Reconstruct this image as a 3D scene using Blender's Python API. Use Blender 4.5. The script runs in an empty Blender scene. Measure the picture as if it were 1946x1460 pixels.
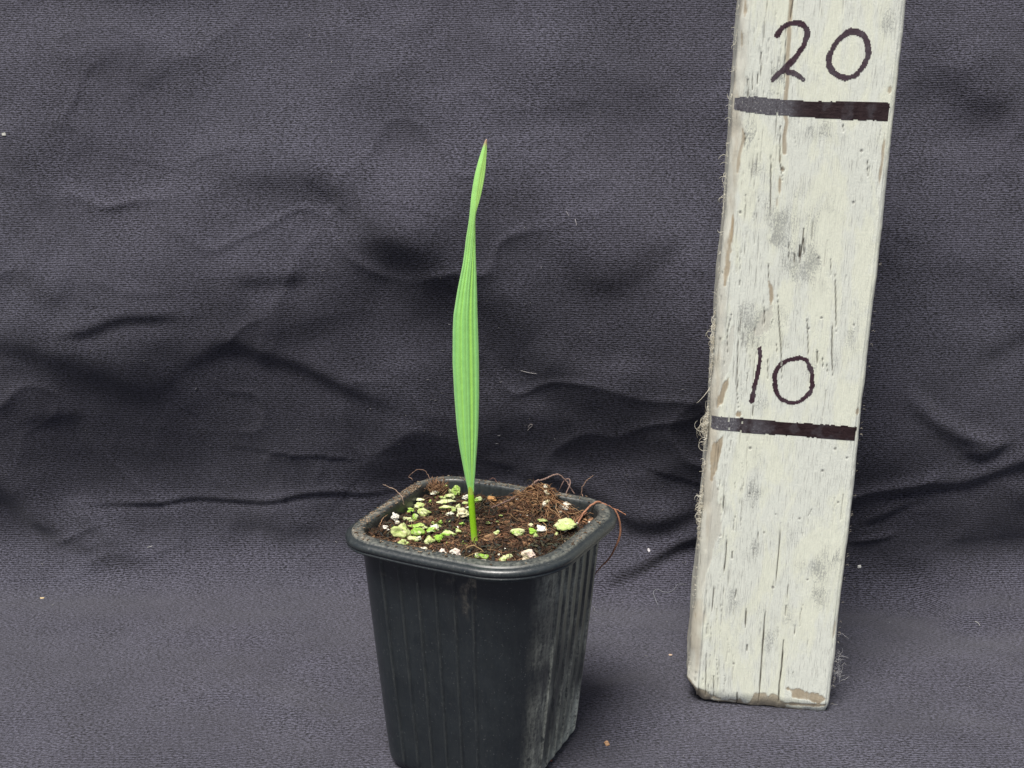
import bpy, math, random
import numpy as np
from mathutils import Matrix, Vector
from mathutils.bvhtree import BVHTree

random.seed(4)
rng = np.random.default_rng(7)
CM = 0.01                                   # all measures below are written in centimetres
scene = bpy.context.scene
col = scene.collection

# ------------------------------------------------------------------ camera
F_PX, PITCH, ROLL, CAM_Y, CAM_Z = 2006.5, 0.2556, -0.0150, -36.81, 20.11
fw = np.array([0, math.cos(PITCH), -math.sin(PITCH)])
_rt = np.array([1.0, 0, 0]); _up = np.cross(_rt, fw)
rt = math.cos(ROLL)*_rt + math.sin(ROLL)*_up
up = -math.sin(ROLL)*_rt + math.cos(ROLL)*_up
CAM = np.array([0, CAM_Y, CAM_Z])
cd = bpy.data.cameras.new('camera'); cam = bpy.data.objects.new('camera', cd); col.objects.link(cam)
M3 = np.array([rt, up, -fw]).T
m = Matrix([list(M3[i]) + [CAM[i]*CM] for i in range(3)] + [[0, 0, 0, 1]])
cam.matrix_world = m
cd.sensor_width = 36; cd.lens = F_PX/1946*36
cd.clip_start = 0.01; cd.clip_end = 100
scene.camera = cam

# ------------------------------------------------------------------ sky, sun, exposure
SUN_EL, SUN_AZ = math.radians(67), math.radians(-26)      # azimuth from the camera's back, towards the left
w = bpy.data.worlds.new('World'); scene.world = w; w.use_nodes = True
nt = w.node_tree; bg = nt.nodes['Background']
sky = nt.nodes.new('ShaderNodeTexSky'); sky.sky_type = 'NISHITA'; sky.sun_disc = False
sky.sun_elevation = SUN_EL; sky.sun_rotation = math.pi - SUN_AZ
sky.air_density = 1.0; sky.dust_density = 5.0; sky.ozone_density = 1.0
nt.links.new(sky.outputs[0], bg.inputs[0]); bg.inputs[1].default_value = 0.05
sl = bpy.data.lights.new('sun', 'SUN'); so = bpy.data.objects.new('sun', sl); col.objects.link(so)
sl.energy = 3.2; sl.angle = math.radians(24); sl.color = (1, 0.965, 0.91)
sd = Vector((math.sin(SUN_AZ)*math.cos(SUN_EL), -math.cos(SUN_AZ)*math.cos(SUN_EL), math.sin(SUN_EL)))
so.rotation_euler = sd.to_track_quat('Z', 'Y').to_euler(); so.location = sd*2
vs = scene.view_settings
vs.view_transform = 'Standard'; vs.look = 'None'; vs.gamma = 1; vs.exposure = 0.75
scene.cycles.max_bounces = 6

# ------------------------------------------------------------------ helpers
def ray(x, y):
    return CAM, fw*F_PX + rt*(x-973) + up*(730-y)
def on_plane(x, y, p0, n):
    C, d = ray(x, y); return C + d*(((p0-C)@n)/(d@n))
_tab = {}
def vnoise(x, y, seed=0):
    """smooth value noise in 0..1 at integer lattice"""
    if seed not in _tab: _tab[seed] = np.random.default_rng(seed+100).random((256, 256))
    T = _tab[seed]
    xi = np.floor(x).astype(int); yi = np.floor(y).astype(int)
    fx = x-xi; fy = y-yi; fx = fx*fx*(3-2*fx); fy = fy*fy*(3-2*fy)
    a = T[xi & 255, yi & 255]; b = T[(xi+1) & 255, yi & 255]; c = T[xi & 255, (yi+1) & 255]; d = T[(xi+1) & 255, (yi+1) & 255]
    return (a*(1-fx)+b*fx)*(1-fy) + (c*(1-fx)+d*fx)*fy
def fbm(x, y, seed=0, octs=4):
    s = 0; a = .5; t = 0
    for k in range(octs):
        s = s + a*vnoise(x*2**k, y*2**k, seed+k*7); t += a; a *= .5
    return s/t
def sstep(a, b, x):
    t = np.clip((x-a)/(b-a), 0, 1); return t*t*(3-2*t)
def segdist(X, Y, pts):
    """distance to a polyline, signed side, 0..1 position along it"""
    best = np.full(X.shape, 1e9); sgn = np.zeros(X.shape); par = np.zeros(X.shape)
    L = [0]
    for a, b in zip(pts[:-1], pts[1:]): L.append(L[-1]+math.hypot(b[0]-a[0], b[1]-a[1]))
    for i, (a, b) in enumerate(zip(pts[:-1], pts[1:])):
        dx, dy = b[0]-a[0], b[1]-a[1]; l2 = dx*dx+dy*dy+1e-12
        tt = ((X-a[0])*dx+(Y-a[1])*dy)/l2; t = np.clip(tt, 0, 1)
        ex, ey = X-a[0]-t*dx, Y-a[1]-t*dy; d = np.hypot(ex, ey)
        m = d < best
        best = np.where(m, d, best); sgn = np.where(m, np.sign(dx*ey-dy*ex), sgn)
        par = np.where(m, (L[i]+t*math.sqrt(l2))/L[-1], par)
    return best, sgn, par

def tag(o, label=None, cat=None, group=None, kind=None):
    if label: o['label'] = label
    if cat: o['category'] = cat
    if group: o['group'] = group
    if kind: o['kind'] = kind
    return o
def link(name, me, mat, parent=None):
    o = bpy.data.objects.new(name, me); col.objects.link(o)
    if mat is not None: me.materials.append(mat)
    if parent is not None: o.parent = parent
    return o
def mesh(name, V, F, smooth=True, uv=None, cols=None):
    """V in cm; F list or array of faces; uv per vertex; cols {name: Nx3 or N}"""
    V = np.asarray(V, float)*CM
    me = bpy.data.meshes.new(name)
    if isinstance(F, np.ndarray):
        n, k = F.shape
        me.vertices.add(len(V)); me.vertices.foreach_set('co', V.ravel())
        me.loops.add(n*k); me.loops.foreach_set('vertex_index', F.ravel().astype(np.int32))
        me.polygons.add(n); me.polygons.foreach_set('loop_start', np.arange(0, n*k, k, dtype=np.int32))
        me.update(calc_edges=True)
    else:
        me.from_pydata(V.tolist(), [], F); me.update()
    if smooth: me.polygons.foreach_set('use_smooth', np.ones(len(me.polygons), bool))
    if uv is not None or cols:
        li = np.zeros(len(me.loops), np.int32); me.loops.foreach_get('vertex_index', li)
    if uv is not None:
        l = me.uv_layers.new(name='UVMap'); l.data.foreach_set('uv', np.asarray(uv)[li].ravel())
    for k, c in (cols or {}).items():
        c = np.asarray(c, float)
        if c.ndim == 1: c = np.stack([c]*3, 1)
        a = me.color_attributes.new(k, 'FLOAT_COLOR', 'POINT')
        a.data.foreach_set('color', np.concatenate([c, np.ones((len(c), 1))], 1).ravel())
    me.validate(); me.update()
    return me
def grid_faces(nr, nc, wrap=False):
    r = np.arange(nr-1)[:, None]; c = np.arange(nc if wrap else nc-1)[None, :]; c2 = (c+1) % nc
    return np.stack([r*nc+c, r*nc+c2, (r+1)*nc+c2, (r+1)*nc+c], -1).reshape(-1, 4)
def spline(P, n=6):
    P = [np.asarray(p, float) for p in P]; out = []
    for i in range(len(P)-1):
        p0 = P[max(i-1, 0)]; p1 = P[i]; p2 = P[i+1]; p3 = P[min(i+2, len(P)-1)]
        for k in range(n):
            t = k/n
            out.append(.5*((2*p1)+(-p0+p2)*t+(2*p0-5*p1+4*p2-p3)*t*t+(-p0+3*p1-3*p2+p3)*t**3))
    out.append(P[-1]); return np.array(out)
class MB:
    def __init__(s): s.V = []; s.F = []; s.C = []
    def add(s, V, F, c):
        o = len(s.V); s.V += [tuple(v) for v in V]; s.F += [tuple(i+o for i in f) for f in F]; s.C += [c]*len(V)
    def tube(s, P, r, c=(.3, .2, .1), sides=5, taper=.35, cap=True):
        P = np.asarray(P, float); n = len(P); V = []; F = []
        T = np.gradient(P, axis=0); T /= np.linalg.norm(T, axis=1)[:, None]+1e-9
        a = np.array([.3, .5, .8]); 
        for i in range(n):
            u = np.cross(T[i], a); u /= np.linalg.norm(u)+1e-9; v = np.cross(T[i], u)
            q = i/(n-1); rr = r*(1-(1-taper)*max(0, abs(q-.4)/.6)**1.5)
            for k in range(sides):
                th = 2*math.pi*k/sides; V.append(P[i]+rr*(math.cos(th)*u+math.sin(th)*v))
        for i in range(n-1):
            for k in range(sides):
                k2 = (k+1) % sides; F.append((i*sides+k, i*sides+k2, (i+1)*sides+k2, (i+1)*sides+k))
        if cap: F += [tuple(range(sides))[::-1], tuple(range((n-1)*sides, n*sides))]
        s.add(V, F, c)
    def chip(s, p, d, up_, l, wd, th, c):
        d = d/np.linalg.norm(d); side = np.cross(d, up_); side /= np.linalg.norm(side)+1e-9; n = np.cross(side, d)
        V = []
        for k in (-1, -.3, .4, 1):
            tw = wd*(1-.5*abs(k))*random.uniform(.6, 1.2); bend = random.uniform(-.25, .25)*th*3
            for a, b in ((-1, -1), (1, -1), (1, 1), (-1, 1)):
                V.append(p+d*l*k+side*a*tw+n*(b*th*random.uniform(.6, 1.3)+bend))
        F = [(0, 1, 2, 3)[::-1], (12, 13, 14, 15)]
        for i in range(3):
            for k in range(4): F.append((i*4+k, i*4+(k+1) % 4, i*4+4+(k+1) % 4, i*4+4+k))
        s.add(V, F, c)
    def build(s, name, mat, parent=None, smooth=True):
        return link(name, mesh(name, s.V, s.F, smooth, cols={'Col': np.array(s.C)}), mat, parent)

# ------------------------------------------------------------------ node helpers
class N:
    def __init__(s, name):
        s.mat = bpy.data.materials.new(name); s.mat.use_nodes = True; s.t = s.mat.node_tree
        s.b = s.t.nodes['Principled BSDF']; s.out = s.t.nodes['Material Output']
    def n(s, typ, **k):
        q = s.t.nodes.new(typ)
        for a, b in k.items(): setattr(q, a, b)
        return q
    def l(s, a, b): s.t.links.new(a, b)
    def coord(s, which='Object', scale=(100, 100, 100)):
        c = s.n('ShaderNodeTexCoord'); mp = s.n('ShaderNodeMapping'); mp.inputs['Scale'].default_value = scale
        s.l(c.outputs[which], mp.inputs[0]); return mp.outputs[0]
    def noise(s, vec, scale, detail=3, rough=.55, dist=0):
        q = s.n('ShaderNodeTexNoise'); q.inputs['Scale'].default_value = scale; q.inputs['Detail'].default_value = detail
        q.inputs['Roughness'].default_value = rough; q.inputs['Distortion'].default_value = dist
        s.l(vec, q.inputs['Vector']); return q.outputs['Fac']
    def ramp(s, fac, stops):
        q = s.n('ShaderNodeValToRGB'); e = q.color_ramp.elements
        while len(e) < len(stops): e.new(.5)
        for i, (p, c) in enumerate(stops):
            e[i].position = p; e[i].color = (c, c, c, 1) if isinstance(c, (int, float)) else (*c, 1)
        s.l(fac, q.inputs[0]); return q.outputs[0]
    def mix(s, f, a, b, blend='MIX'):
        q = s.n('ShaderNodeMix', data_type='RGBA', blend_type=blend)
        for sock, v in ((q.inputs[0], f), (q.inputs[6], a), (q.inputs[7], b)):
            if isinstance(v, (int, float)): sock.default_value = v if sock.type == 'VALUE' else (v, v, v, 1)
            elif isinstance(v, tuple): sock.default_value = (*v, 1)
            else: s.l(v, sock)
        return q.outputs[2]
    def math(s, op, a, b=0.0):
        q = s.n('ShaderNodeMath', operation=op)
        for sock, v in ((q.inputs[0], a), (q.inputs[1], b)):
            if isinstance(v, (int, float)): sock.default_value = v
            else: s.l(v, sock)
        return q.outputs[0]
    def attr(s, name): return s.n('ShaderNodeAttribute', attribute_name=name).outputs['Color']
    def bump(s, h, strength, dist_cm, normal=None):
        q = s.n('ShaderNodeBump'); q.inputs['Strength'].default_value = strength; q.inputs['Distance'].default_value = dist_cm*CM
        s.l(h, q.inputs['Height'])
        if normal: s.l(normal, q.inputs['Normal'])
        return q.outputs[0]
    def done(s, color=None, rough=.7, normal=None, spec=.4):
        if color is not None:
            if isinstance(color, tuple): s.b.inputs['Base Color'].default_value = (*color, 1)
            else: s.l(color, s.b.inputs['Base Color'])
        if isinstance(rough, (int, float)): s.b.inputs['Roughness'].default_value = rough
        else: s.l(rough, s.b.inputs['Roughness'])
        if normal: s.l(normal, s.b.inputs['Normal'])
        s.b.inputs['Specular IOR Level'].default_value = spec
        return s.mat

# ---- cloth: dark cotton, woven; threads lie along u and v of the cloth
k = N('woven_cotton'); uv = k.coord('UV', (1, 1, 1))
mpx = k.n('ShaderNodeMapping'); mpx.inputs['Scale'].default_value = (9, 23, 1); k.l(uv, mpx.inputs[0])
th1 = k.noise(mpx.outputs[0], 1.0, 2, .6, .3)
mpy = k.n('ShaderNodeMapping'); mpy.inputs['Scale'].default_value = (23, 9, 1); k.l(uv, mpy.inputs[0])
th2 = k.noise(mpy.outputs[0], 1.0, 2, .6, .3)
wv = k.n('ShaderNodeTexWave', wave_type='BANDS', bands_direction='Y'); wv.inputs['Scale'].default_value = 3.6
wv.inputs['Distortion'].default_value = 3.2; wv.inputs['Detail'].default_value = 3; wv.inputs['Detail Scale'].default_value = 1.5
k.l(uv, wv.inputs['Vector'])
mpd = k.n('ShaderNodeMapping'); mpd.inputs['Scale'].default_value = (7.5, 19, 1); mpd.inputs['Rotation'].default_value = (0, 0, .66); k.l(uv, mpd.inputs[0])
th3 = k.noise(mpd.outputs[0], 1.0, 2, .6, .2)
tw = k.ramp(k.noise(uv, .35, 2), [(.35, .25), (.65, 1)])
hgt0 = k.math('MULTIPLY', k.math('SUBTRACT', th3, .5), k.math('MULTIPLY', tw, .85))
hgt = k.math('ADD', hgt0, k.math('ADD', k.math('MULTIPLY', th1, .62), k.math('MULTIPLY', th2, .40)))
hgt = k.math('ADD', hgt, k.math('MULTIPLY', wv.outputs['Fac'], .18))
shade = k.ramp(hgt, [(.43, .10), (.59, .92), (.75, 2.25)])
big = k.ramp(k.noise(uv, .32, 4, .6), [(.3, .86), (.7, 1.12)])
mid = k.ramp(k.noise(uv, 1.7, 3, .6), [(.3, .93), (.7, 1.07)])
base = k.mix(k.noise(uv, .12, 2), (.0428, .041, .0555), (.042, .0425, .0565))
c = k.mix(1.0, base, shade, 'MULTIPLY'); c = k.mix(1.0, c, big, 'MULTIPLY'); c = k.mix(1.0, c, mid, 'MULTIPLY')
dust = k.math('MULTIPLY', k.ramp(k.noise(uv, 9, 5, .7), [(.66, 0), (.76, 1)]), k.attr('Dust'))
c = k.mix(dust, c, (.20, .19, .18))
k.b.inputs['Sheen Weight'].default_value = .12; k.b.inputs['Sheen Roughness'].default_value = .6
cloth_mat = k.done(c, .92, k.bump(hgt, .9, .03), .15)

# ---- painted timber
def wood_mat():
    k = N('painted_timber'); ob = k.coord('Object')
    gm = k.n('ShaderNodeMapping'); gm.inputs['Scale'].default_value = (7, 7, .7); k.l(ob, gm.inputs[0])
    grain = k.noise(gm.outputs[0], 1.2, 5, .65, .3)
    wood = k.mix(grain, (.24, .18, .115), (.50, .425, .30))
    greyw = k.mix(grain, (.44, .435, .37), (.72, .72, .64))
    sep = k.n('ShaderNodeSeparateColor'); k.l(k.attr('Wear'), sep.inputs[0])      # r bare wood, g grey-worn, b crack
    grime = k.n('ShaderNodeSeparateColor'); k.l(k.attr('Grime'), grime.inputs[0])
    fine = k.noise(ob, 14, 4, .7)
    pm = k.n('ShaderNodeMapping'); pm.inputs['Scale'].default_value = (.9, .9, .30); k.l(ob, pm.inputs[0])
    zone = k.ramp(k.noise(pm.outputs[0], 1, 7, .62, .4), [(.45, 0), (.53, 1)])            # 1 = bare of the smooth top coat
    paint = k.mix(zone, (.76, .785, .66), (.725, .755, .68))
    paint = k.mix(k.math('MULTIPLY', k.ramp(fine, [(.35, 1), (.5, 0)]), .16), paint, (.5, .52, .45))
    gs = k.n('ShaderNodeMapping'); gs.inputs['Scale'].default_value = (26, 26, 14); k.l(ob, gs.inputs[0])
    sp = k.noise(gs.outputs[0], 1, 4, .75)
    thr = k.math('ADD', sp, k.math('MULTIPLY', grime.outputs[0], .25))
    vs_ = k.n('ShaderNodeMapping'); vs_.inputs['Scale'].default_value = (30, 30, 1.6); k.l(ob, vs_.inputs[0])
    vfib = k.noise(vs_.outputs[0], 1, 4, .7)
    fibm = k.math('MULTIPLY', k.ramp(vfib, [(.54, 0), (.66, 1)]), k.math('ADD', k.math('MULTIPLY', zone, .7), .25))
    paint = k.mix(k.math('MULTIPLY', fibm, .85), paint, (.36, .37, .33))
    paint = k.mix(k.math('MULTIPLY', k.ramp(vfib, [(.28, 1), (.40, 0)]), .5), paint, (.84, .87, .80))
    thr = k.math('ADD', thr, k.math('MULTIPLY', k.noise(ob, 1.6, 4, .7), .30))
    gm2 = k.ramp(thr, [(.80, 0), (.93, 1)])
    paint = k.mix(k.math('MULTIPLY', gm2, .75), paint, (.27, .285, .27))
    paint = k.mix(k.math('MULTIPLY', grime.outputs[0], k.ramp(vfib, [(.44, 0), (.62, .75)])), paint, (.36, .37, .34))
    paint = k.mix(grime.outputs[1], paint, (.22, .22, .20))
    c = k.mix(sep.outputs[1], paint, greyw)
    c = k.mix(sep.outputs[0], c, wood)
    c = k.mix(sep.outputs[2], c, (.055, .045, .035))
    h = k.math('ADD', k.math('MULTIPLY', fine, .6), k.math('MULTIPLY', vfib, 1.1))
    return k.done(c, .62, k.bump(h, .55, .025), .35)
post_mat = wood_mat()

def ink_mat(name, dark, fade):
    k = N(name); ob = k.coord('Object')
    mp = k.n('ShaderNodeMapping'); mp.inputs['Scale'].default_value = (3, 3, 16); k.l(ob, mp.inputs[0])
    st = k.noise(mp.outputs[0], 1, 4, .7)
    sp = k.noise(ob, 16, 4, .75)
    f = k.attr('Fade')
    c = k.mix(k.ramp(st, [(.35, 0), (.7, 1)]), dark, tuple(v*2.1 for v in dark))
    c = k.mix(k.math('MULTIPLY', f, k.ramp(sp, [(.35, .35), (.6, 1)])), c, fade)
    c = k.mix(k.ramp(k.math('ADD', sp, k.math('MULTIPLY', f, .10)), [(.70, 0), (.76, 1)]), c, (.5, .5, .46))
    return k.done(c, k.ramp(st, [(.3, .28), (.7, .6)]), k.bump(sp, .5, .02), .4)
line_mat = ink_mat('dark_marker_ink', (.017, .009, .010), (.14, .14, .16))
digit_mat = ink_mat('purple_black_ink', (.034, .017, .024), (.12, .11, .125))
k = N('wood_fibre'); fuzz_mat = k.done(k.attr('Col'), .8)

# ---- plastic
k = N('black_plastic'); ob = k.coord('Object')
fine = k.noise(ob, 9, 5, .72); spk = k.noise(ob, 21, 3, .6)
D = k.n('ShaderNodeSeparateColor'); k.l(k.attr('Dust'), D.inputs[0])             # r streaky dust and painted rib light, g white crust, b soil film
c = k.mix(k.ramp(k.noise(ob, 1.3, 4, .6), [(.35, 0), (.7, 1)]), (.0115, .016, .0195), (.018, .024, .028))
c = k.mix(k.math('MULTIPLY', k.ramp(spk, [(.665, 0), (.71, 1)]), .55), c, (.30, .31, .30))
streak = k.n('ShaderNodeMapping'); streak.inputs['Scale'].default_value = (9, 9, .9); k.l(ob, streak.inputs[0])
stn = k.noise(streak.outputs[0], 1, 4, .7)
dd = k.math('MULTIPLY', D.outputs[0], k.ramp(k.math('ADD', k.math('MULTIPLY', stn, .5), k.math('MULTIPLY', fine, .5)), [(.40, .04), (.62, 1)]))
c = k.mix(dd, c, (.40, .42, .355))
c = k.mix(k.math('MULTIPLY', D.outputs[2], k.ramp(fine, [(.42, .15), (.6, 1)])), c, (.30, .26, .20))
c = k.mix(k.math('MULTIPLY', D.outputs[1], k.ramp(fine, [(.36, .1), (.55, 1)])), c, (.62, .66, .57))
dirt = k.math('ADD', dd, D.outputs[2])
plastic_mat = k.done(c, k.math('ADD', k.math('MULTIPLY', dirt, .4), k.ramp(fine, [(.3, .30), (.7, .42)])),
                     k.bump(fine, .25, .015), .75)

# ---- soil
k = N('soil'); ob = k.coord('Object')
a = k.noise(ob, 3.2, 5, .7); b = k.noise(ob, 12, 4, .7)
c = k.mix(k.ramp(a, [(.35, 0), (.65, 1)]), (.018, .013, .010), (.065, .038, .024))
c = k.mix(k.ramp(b, [(.55, 0), (.75, .8)]), c, (.17, .105, .065))
soil_mat = k.done(c, .9, k.bump(b, .9, .06), .2)
k = N('organic_bits'); ob = k.coord('Object')
c = k.mix(1.0, k.attr('Col'), k.ramp(k.noise(ob, 10, 3, .7), [(.3, .48), (.7, 1.0)]), 'MULTIPLY')
bits_mat = k.done(c, .8, None, .25)
# ---- perlite
k = N('perlite'); ob = k.coord('Object'); tn = k.noise(ob, 7, 4, .75)
c = k.mix(k.ramp(k.noise(ob, 11, 4, .7), [(.60, 0), (.70, .75)]), k.attr('Col'), (.16, .11, .07))
c = k.mix(1.0, c, k.ramp(tn, [(.3, .82), (.7, 1.08)]), 'MULTIPLY')
k.b.inputs['Subsurface Weight'].default_value = .12; k.b.inputs['Subsurface Radius'].default_value = (.002, .002, .001)
perlite_mat = k.done(c, .75, k.bump(tn, 1.0, .05), .3)
# ---- leaf
def leaf_mat(name, stem):
    k = N(name)
    col_ = k.attr('Col'); ob = k.coord('Object')
    c = k.mix(1.0, col_, k.ramp(k.noise(ob, 5, 3, .6), [(.3, .93), (.7, 1.06)]), 'MULTIPLY')
    k.done(c, .42, k.bump(k.noise(ob, 18, 3, .6), .25, .01), .35)
    tr = k.n('ShaderNodeBsdfTranslucent'); k.l(k.mix(1.0, c, (1.0, 1.0, .5), 'MULTIPLY'), tr.inputs[0])
    mx = k.n('ShaderNodeMixShader'); mx.inputs[0].default_value = .10
    k.l(k.b.outputs[0], mx.inputs[1]); k.l(tr.outputs[0], mx.inputs[2]); k.l(mx.outputs[0], k.out.inputs[0])
    return k.mat
leafm = leaf_mat('leaf', False); stemm = leaf_mat('stem', True)

# ------------------------------------------------------------------ the black cloth: floor and wall in one sheet
LEAN = math.radians(5.0); RAD = 2.6
def y_t(x): return 4.6 - 2.2*sstep(-14, 14, np.asarray(x, float))                # where the floor begins to rise
arc = RAD*(math.pi/2-LEAN)
def base_cloth(x, s):
    """s = length along the cloth, 0 where it begins to rise"""
    yt = y_t(x)
    fl = s < 0; a = np.clip(s, 0, arc)/RAD; wl = np.maximum(s-arc, 0)
    y = yt + np.where(fl, s, RAD*np.sin(a)) + wl*math.sin(LEAN)
    z = np.where(fl, 0, RAD*(1-np.cos(a))) + wl*math.cos(LEAN)
    ang = np.where(fl, 0, a)
    ny = -np.sin(ang); nz = np.cos(ang)
    return y, z, ny, nz
_S = np.linspace(-50, 45, 3000)
def cloth_hit(px, py):
    C, d = ray(px, py); d = d/np.linalg.norm(d)
    t = np.linspace(15, 80, 3000); P = C+t[:, None]*d
    yt = y_t(P[:, 0]); wy = yt + RAD*math.cos(LEAN) + (P[:, 2]-RAD*(1-math.sin(LEAN)))*math.tan(LEAN)
    i = np.argmax((P[:, 2] < 0) | (P[:, 1] > wy)); p = P[i]
    y, z, _, _ = base_cloth(np.full_like(_S, p[0]), _S)
    j = np.argmin((y-p[1])**2+(z-p[2])**2)
    return p[0], _S[j]
xs = np.concatenate([np.linspace(-60, -24, 60)[:-1], np.linspace(-24, 24, 440), np.linspace(24, 60, 60)[1:]])
ss = np.concatenate([np.linspace(-48, -15, 60)[:-1], np.linspace(-15, 28, 420), np.linspace(28, 42, 30)[1:]])
X, S = np.meshgrid(xs, ss)
# creases read off the photograph: (points, kind, depth cm, width cm). 'lip': the cloth above the line juts out; 'dent': a valley; 'bump': a ridge
CREASES = [
 ([(-60, 615), (40, 640), (140, 672), (230, 712), (330, 742), (360, 760)], 'lip', .16, .7),
 ([(150, 628), (210, 618), (260, 600), (320, 592), (390, 592)], 'lip', .10, .24),
 ([(60, 505), (110, 535), (160, 555), (190, 560)], 'lip', .16, .6),
 ([(370, 700), (410, 672), (450, 648), (480, 648), (530, 668), (600, 690), (690, 735), (760, 770)], 'lip', .11, .30),
 ([(120, 960), (200, 958), (300, 956), (370, 945), (450, 949), (520, 948), (580, 935), (640, 930), (700, 936), (780, 930)], 'lip', .085, .11),
 ([(-40, 890), (30, 960), (80, 1010), (150, 1050), (230, 1080), (290, 1095)], 'lip', .36, .7),
 ([(130, 950), (190, 990), (240, 1040), (280, 1075)], 'bump', .18, .5),
 ([(60, 800), (110, 785), (190, 782)], 'lip', .06, .3),
 ([(470, 960), (530, 1010), (580, 1010), (620, 970)], 'lip', .22, .9),
 ([(470, 522), (540, 528), (620, 520)], 'lip', .12, .4),
 ([(380, 330), (480, 350), (560, 345), (660, 365), (720, 380)], 'lip', .30, 1.0),
 ([(620, 330), (690, 392), (760, 470), (830, 520)], 'lip', .22, .8),
 ([(700, 430), (800, 520), (880, 560), (950, 590), (1010, 660), (1060, 760)], 'lip', .25, 1.2),
 ([(1030, 470), (1120, 455), (1190, 430), (1260, 480)], 'bump', .18, 1.2),
 ([(1000, 640), (1080, 700), (1150, 720), (1230, 690)], 'bump', .22, .9),
 ([(1080, 500), (1140, 530), (1220, 500), (1280, 430)], 'lip', .07, .5),
 ([(980, 900), (1100, 940), (1160, 965), (1220, 1000), (1275, 1000), (1340, 960)], 'lip', .28, .5),
 ([(1130, 1130), (1180, 1112), (1220, 1088), (1270, 1055), (1310, 1036), (1400, 1020)], 'lip', .26, .26),
 ([(700, 860), (860, 870), (1040, 850), (1200, 880)], 'lip', .45, 1.6),
 ([(1620, 985), (1650, 972), (1690, 950), (1715, 938)], 'lip', .10, .16),
 ([(1660, 920), (1700, 910), (1750, 905), (1790, 906)], 'lip', .11, .18),
 ([(1750, 900), (1800, 902), (1850, 888), (1915, 866), (1990, 850)], 'lip', .14, .26),
 ([(1680, 725), (1720, 760), (1760, 790), (1850, 828)], 'bump', .22, .35),
 ([(1790, 835), (1830, 850), (1880, 825)], 'lip', .15, .25),
 ([(1600, 1022), (1650, 1010), (1690, 996)], 'bump', .10, .15),
 ([(1640, 1080), (1740, 1120), (1830, 1180), (1990, 1160)], 'lip', .35, .8),
 ([(1810, 680), (1870, 650), (1990, 600)], 'lip', .10, .4),
 ([(1730, 480), (1800, 520), (1900, 560), (1990, 570)], 'lip', .2, 1.0),
 ([(1770, 120), (1830, 200), (1930, 230)], 'lip', .22, .9),
 ([(-60, 300), (60, 330), (160, 300), (260, 330), (360, 320)], 'lip', .25, 1.3),
 ([(420, 180), (560, 200), (700, 260), (840, 300)], 'lip', .12, 1.2),
 ([(960, 120), (1060, 200), (1160, 190), (1300, 260)], 'lip', .14, 1.1),
 ([(120, 40), (240, 100), (380, 120), (440, 60)], 'bump', .2, 1.2),
 ([(-260, 640), (60, 640), (330, 590), (620, 400), (860, 370), (1080, 440), (1250, 560), (1400, 700), (1700, 860), (2200, 880)], 'bump', 1.0, 4.2),  # broad bulge, shaped to darken the cloth below it
 # floor
 ([(-60, 1160), (120, 1185), (300, 1200), (480, 1222), (600, 1245), (720, 1300)], 'floor', .12, .9),
 ([(330, 1335), (420, 1322), (520, 1350), (600, 1378), (720, 1430)], 'floor', .10, .5),
 ([(560, 1250), (640, 1290), (700, 1335)], 'floor', .10, .7),
 ([(1080, 1340), (1130, 1305), (1200, 1285), (1300, 1275)], 'floor', -.12, .5),
 ([(1060, 1440), (1160, 1400), (1260, 1365), (1340, 1350)], 'floor', .09, .5),
 ([(1600, 1330), (1720, 1290), (1960, 1290)], 'floor', .08, .8),
 ([(1640, 1400), (1760, 1370), (1960, 1380)], 'floor', -.08, .6),
]
Hh = np.zeros_like(X)
for pts, kind, a, wd in CREASES:
    P = [cloth_hit(*p) for p in pts]
    if P[0][0] > P[-1][0]: P = P[::-1]
    P = [tuple(p) for p in spline([np.array(p) for p in P], 4)]
    x0, x1 = min(p[0] for p in P)-5*wd-1, max(p[0] for p in P)+5*wd+1
    s0, s1 = min(p[1] for p in P)-5*wd-1, max(p[1] for p in P)+5*wd+1
    ci = np.where((xs > x0) & (xs < x1))[0]; ri = np.where((ss > s0) & (ss < s1))[0]
    if len(ci) == 0 or len(ri) == 0: continue
    sl_ = (slice(ri[0], ri[-1]+1), slice(ci[0], ci[-1]+1))
    wob = (fbm(X[sl_]*.45, S[sl_]*.45, 31, 2)-.5)*min(wd, .7)*.8
    d, sg, t = segdist(X[sl_], S[sl_]+wob, P); sd_ = d*sg
    env = np.clip(np.minimum(t, 1-t)*4+.12, 0, 1)
    if kind == 'lip': h = a*np.tanh(sd_/wd*1.2)*np.exp(-(sd_/(2.6*wd))**2)
    elif kind == 'floor': h = a*np.tanh(sd_/wd)*np.exp(-(sd_/(3*wd))**2)
    elif kind == 'dent': h = -a*np.exp(-(d/wd)**2)
    else: h = a*np.exp(-(d/wd)**2)
    Hh[sl_] += h*env
wall = sstep(-1.5, 3, S)
rid = 1-np.abs(2*fbm(X*.12+S*.05, S*.20, 5, 2)-1)
Hh += wall*((fbm(X*.11, S*.15, 11, 2)-.5)*1.5 + (rid-.7)*.15 + (fbm(X*.45, S*.6, 17, 2)-.5)*.13)
wx = (fbm(X*.25, S*.25, 301, 2)-.5)*3.0; wy = (fbm(X*.25, S*.25, 305, 2)-.5)*3.0
sharp = np.clip(1-np.abs(2*fbm(X*.10+S*.07+wx*.35, S*.17-X*.03+wy*.35, 309, 2)-1)*2.2, 0, 1)**3
sharp2 = np.clip(1-np.abs(2*fbm(X*.21-S*.12+wx*.4, S*.30+X*.05+wy*.4, 315, 2)-1)*2.6, 0, 1)**3
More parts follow.
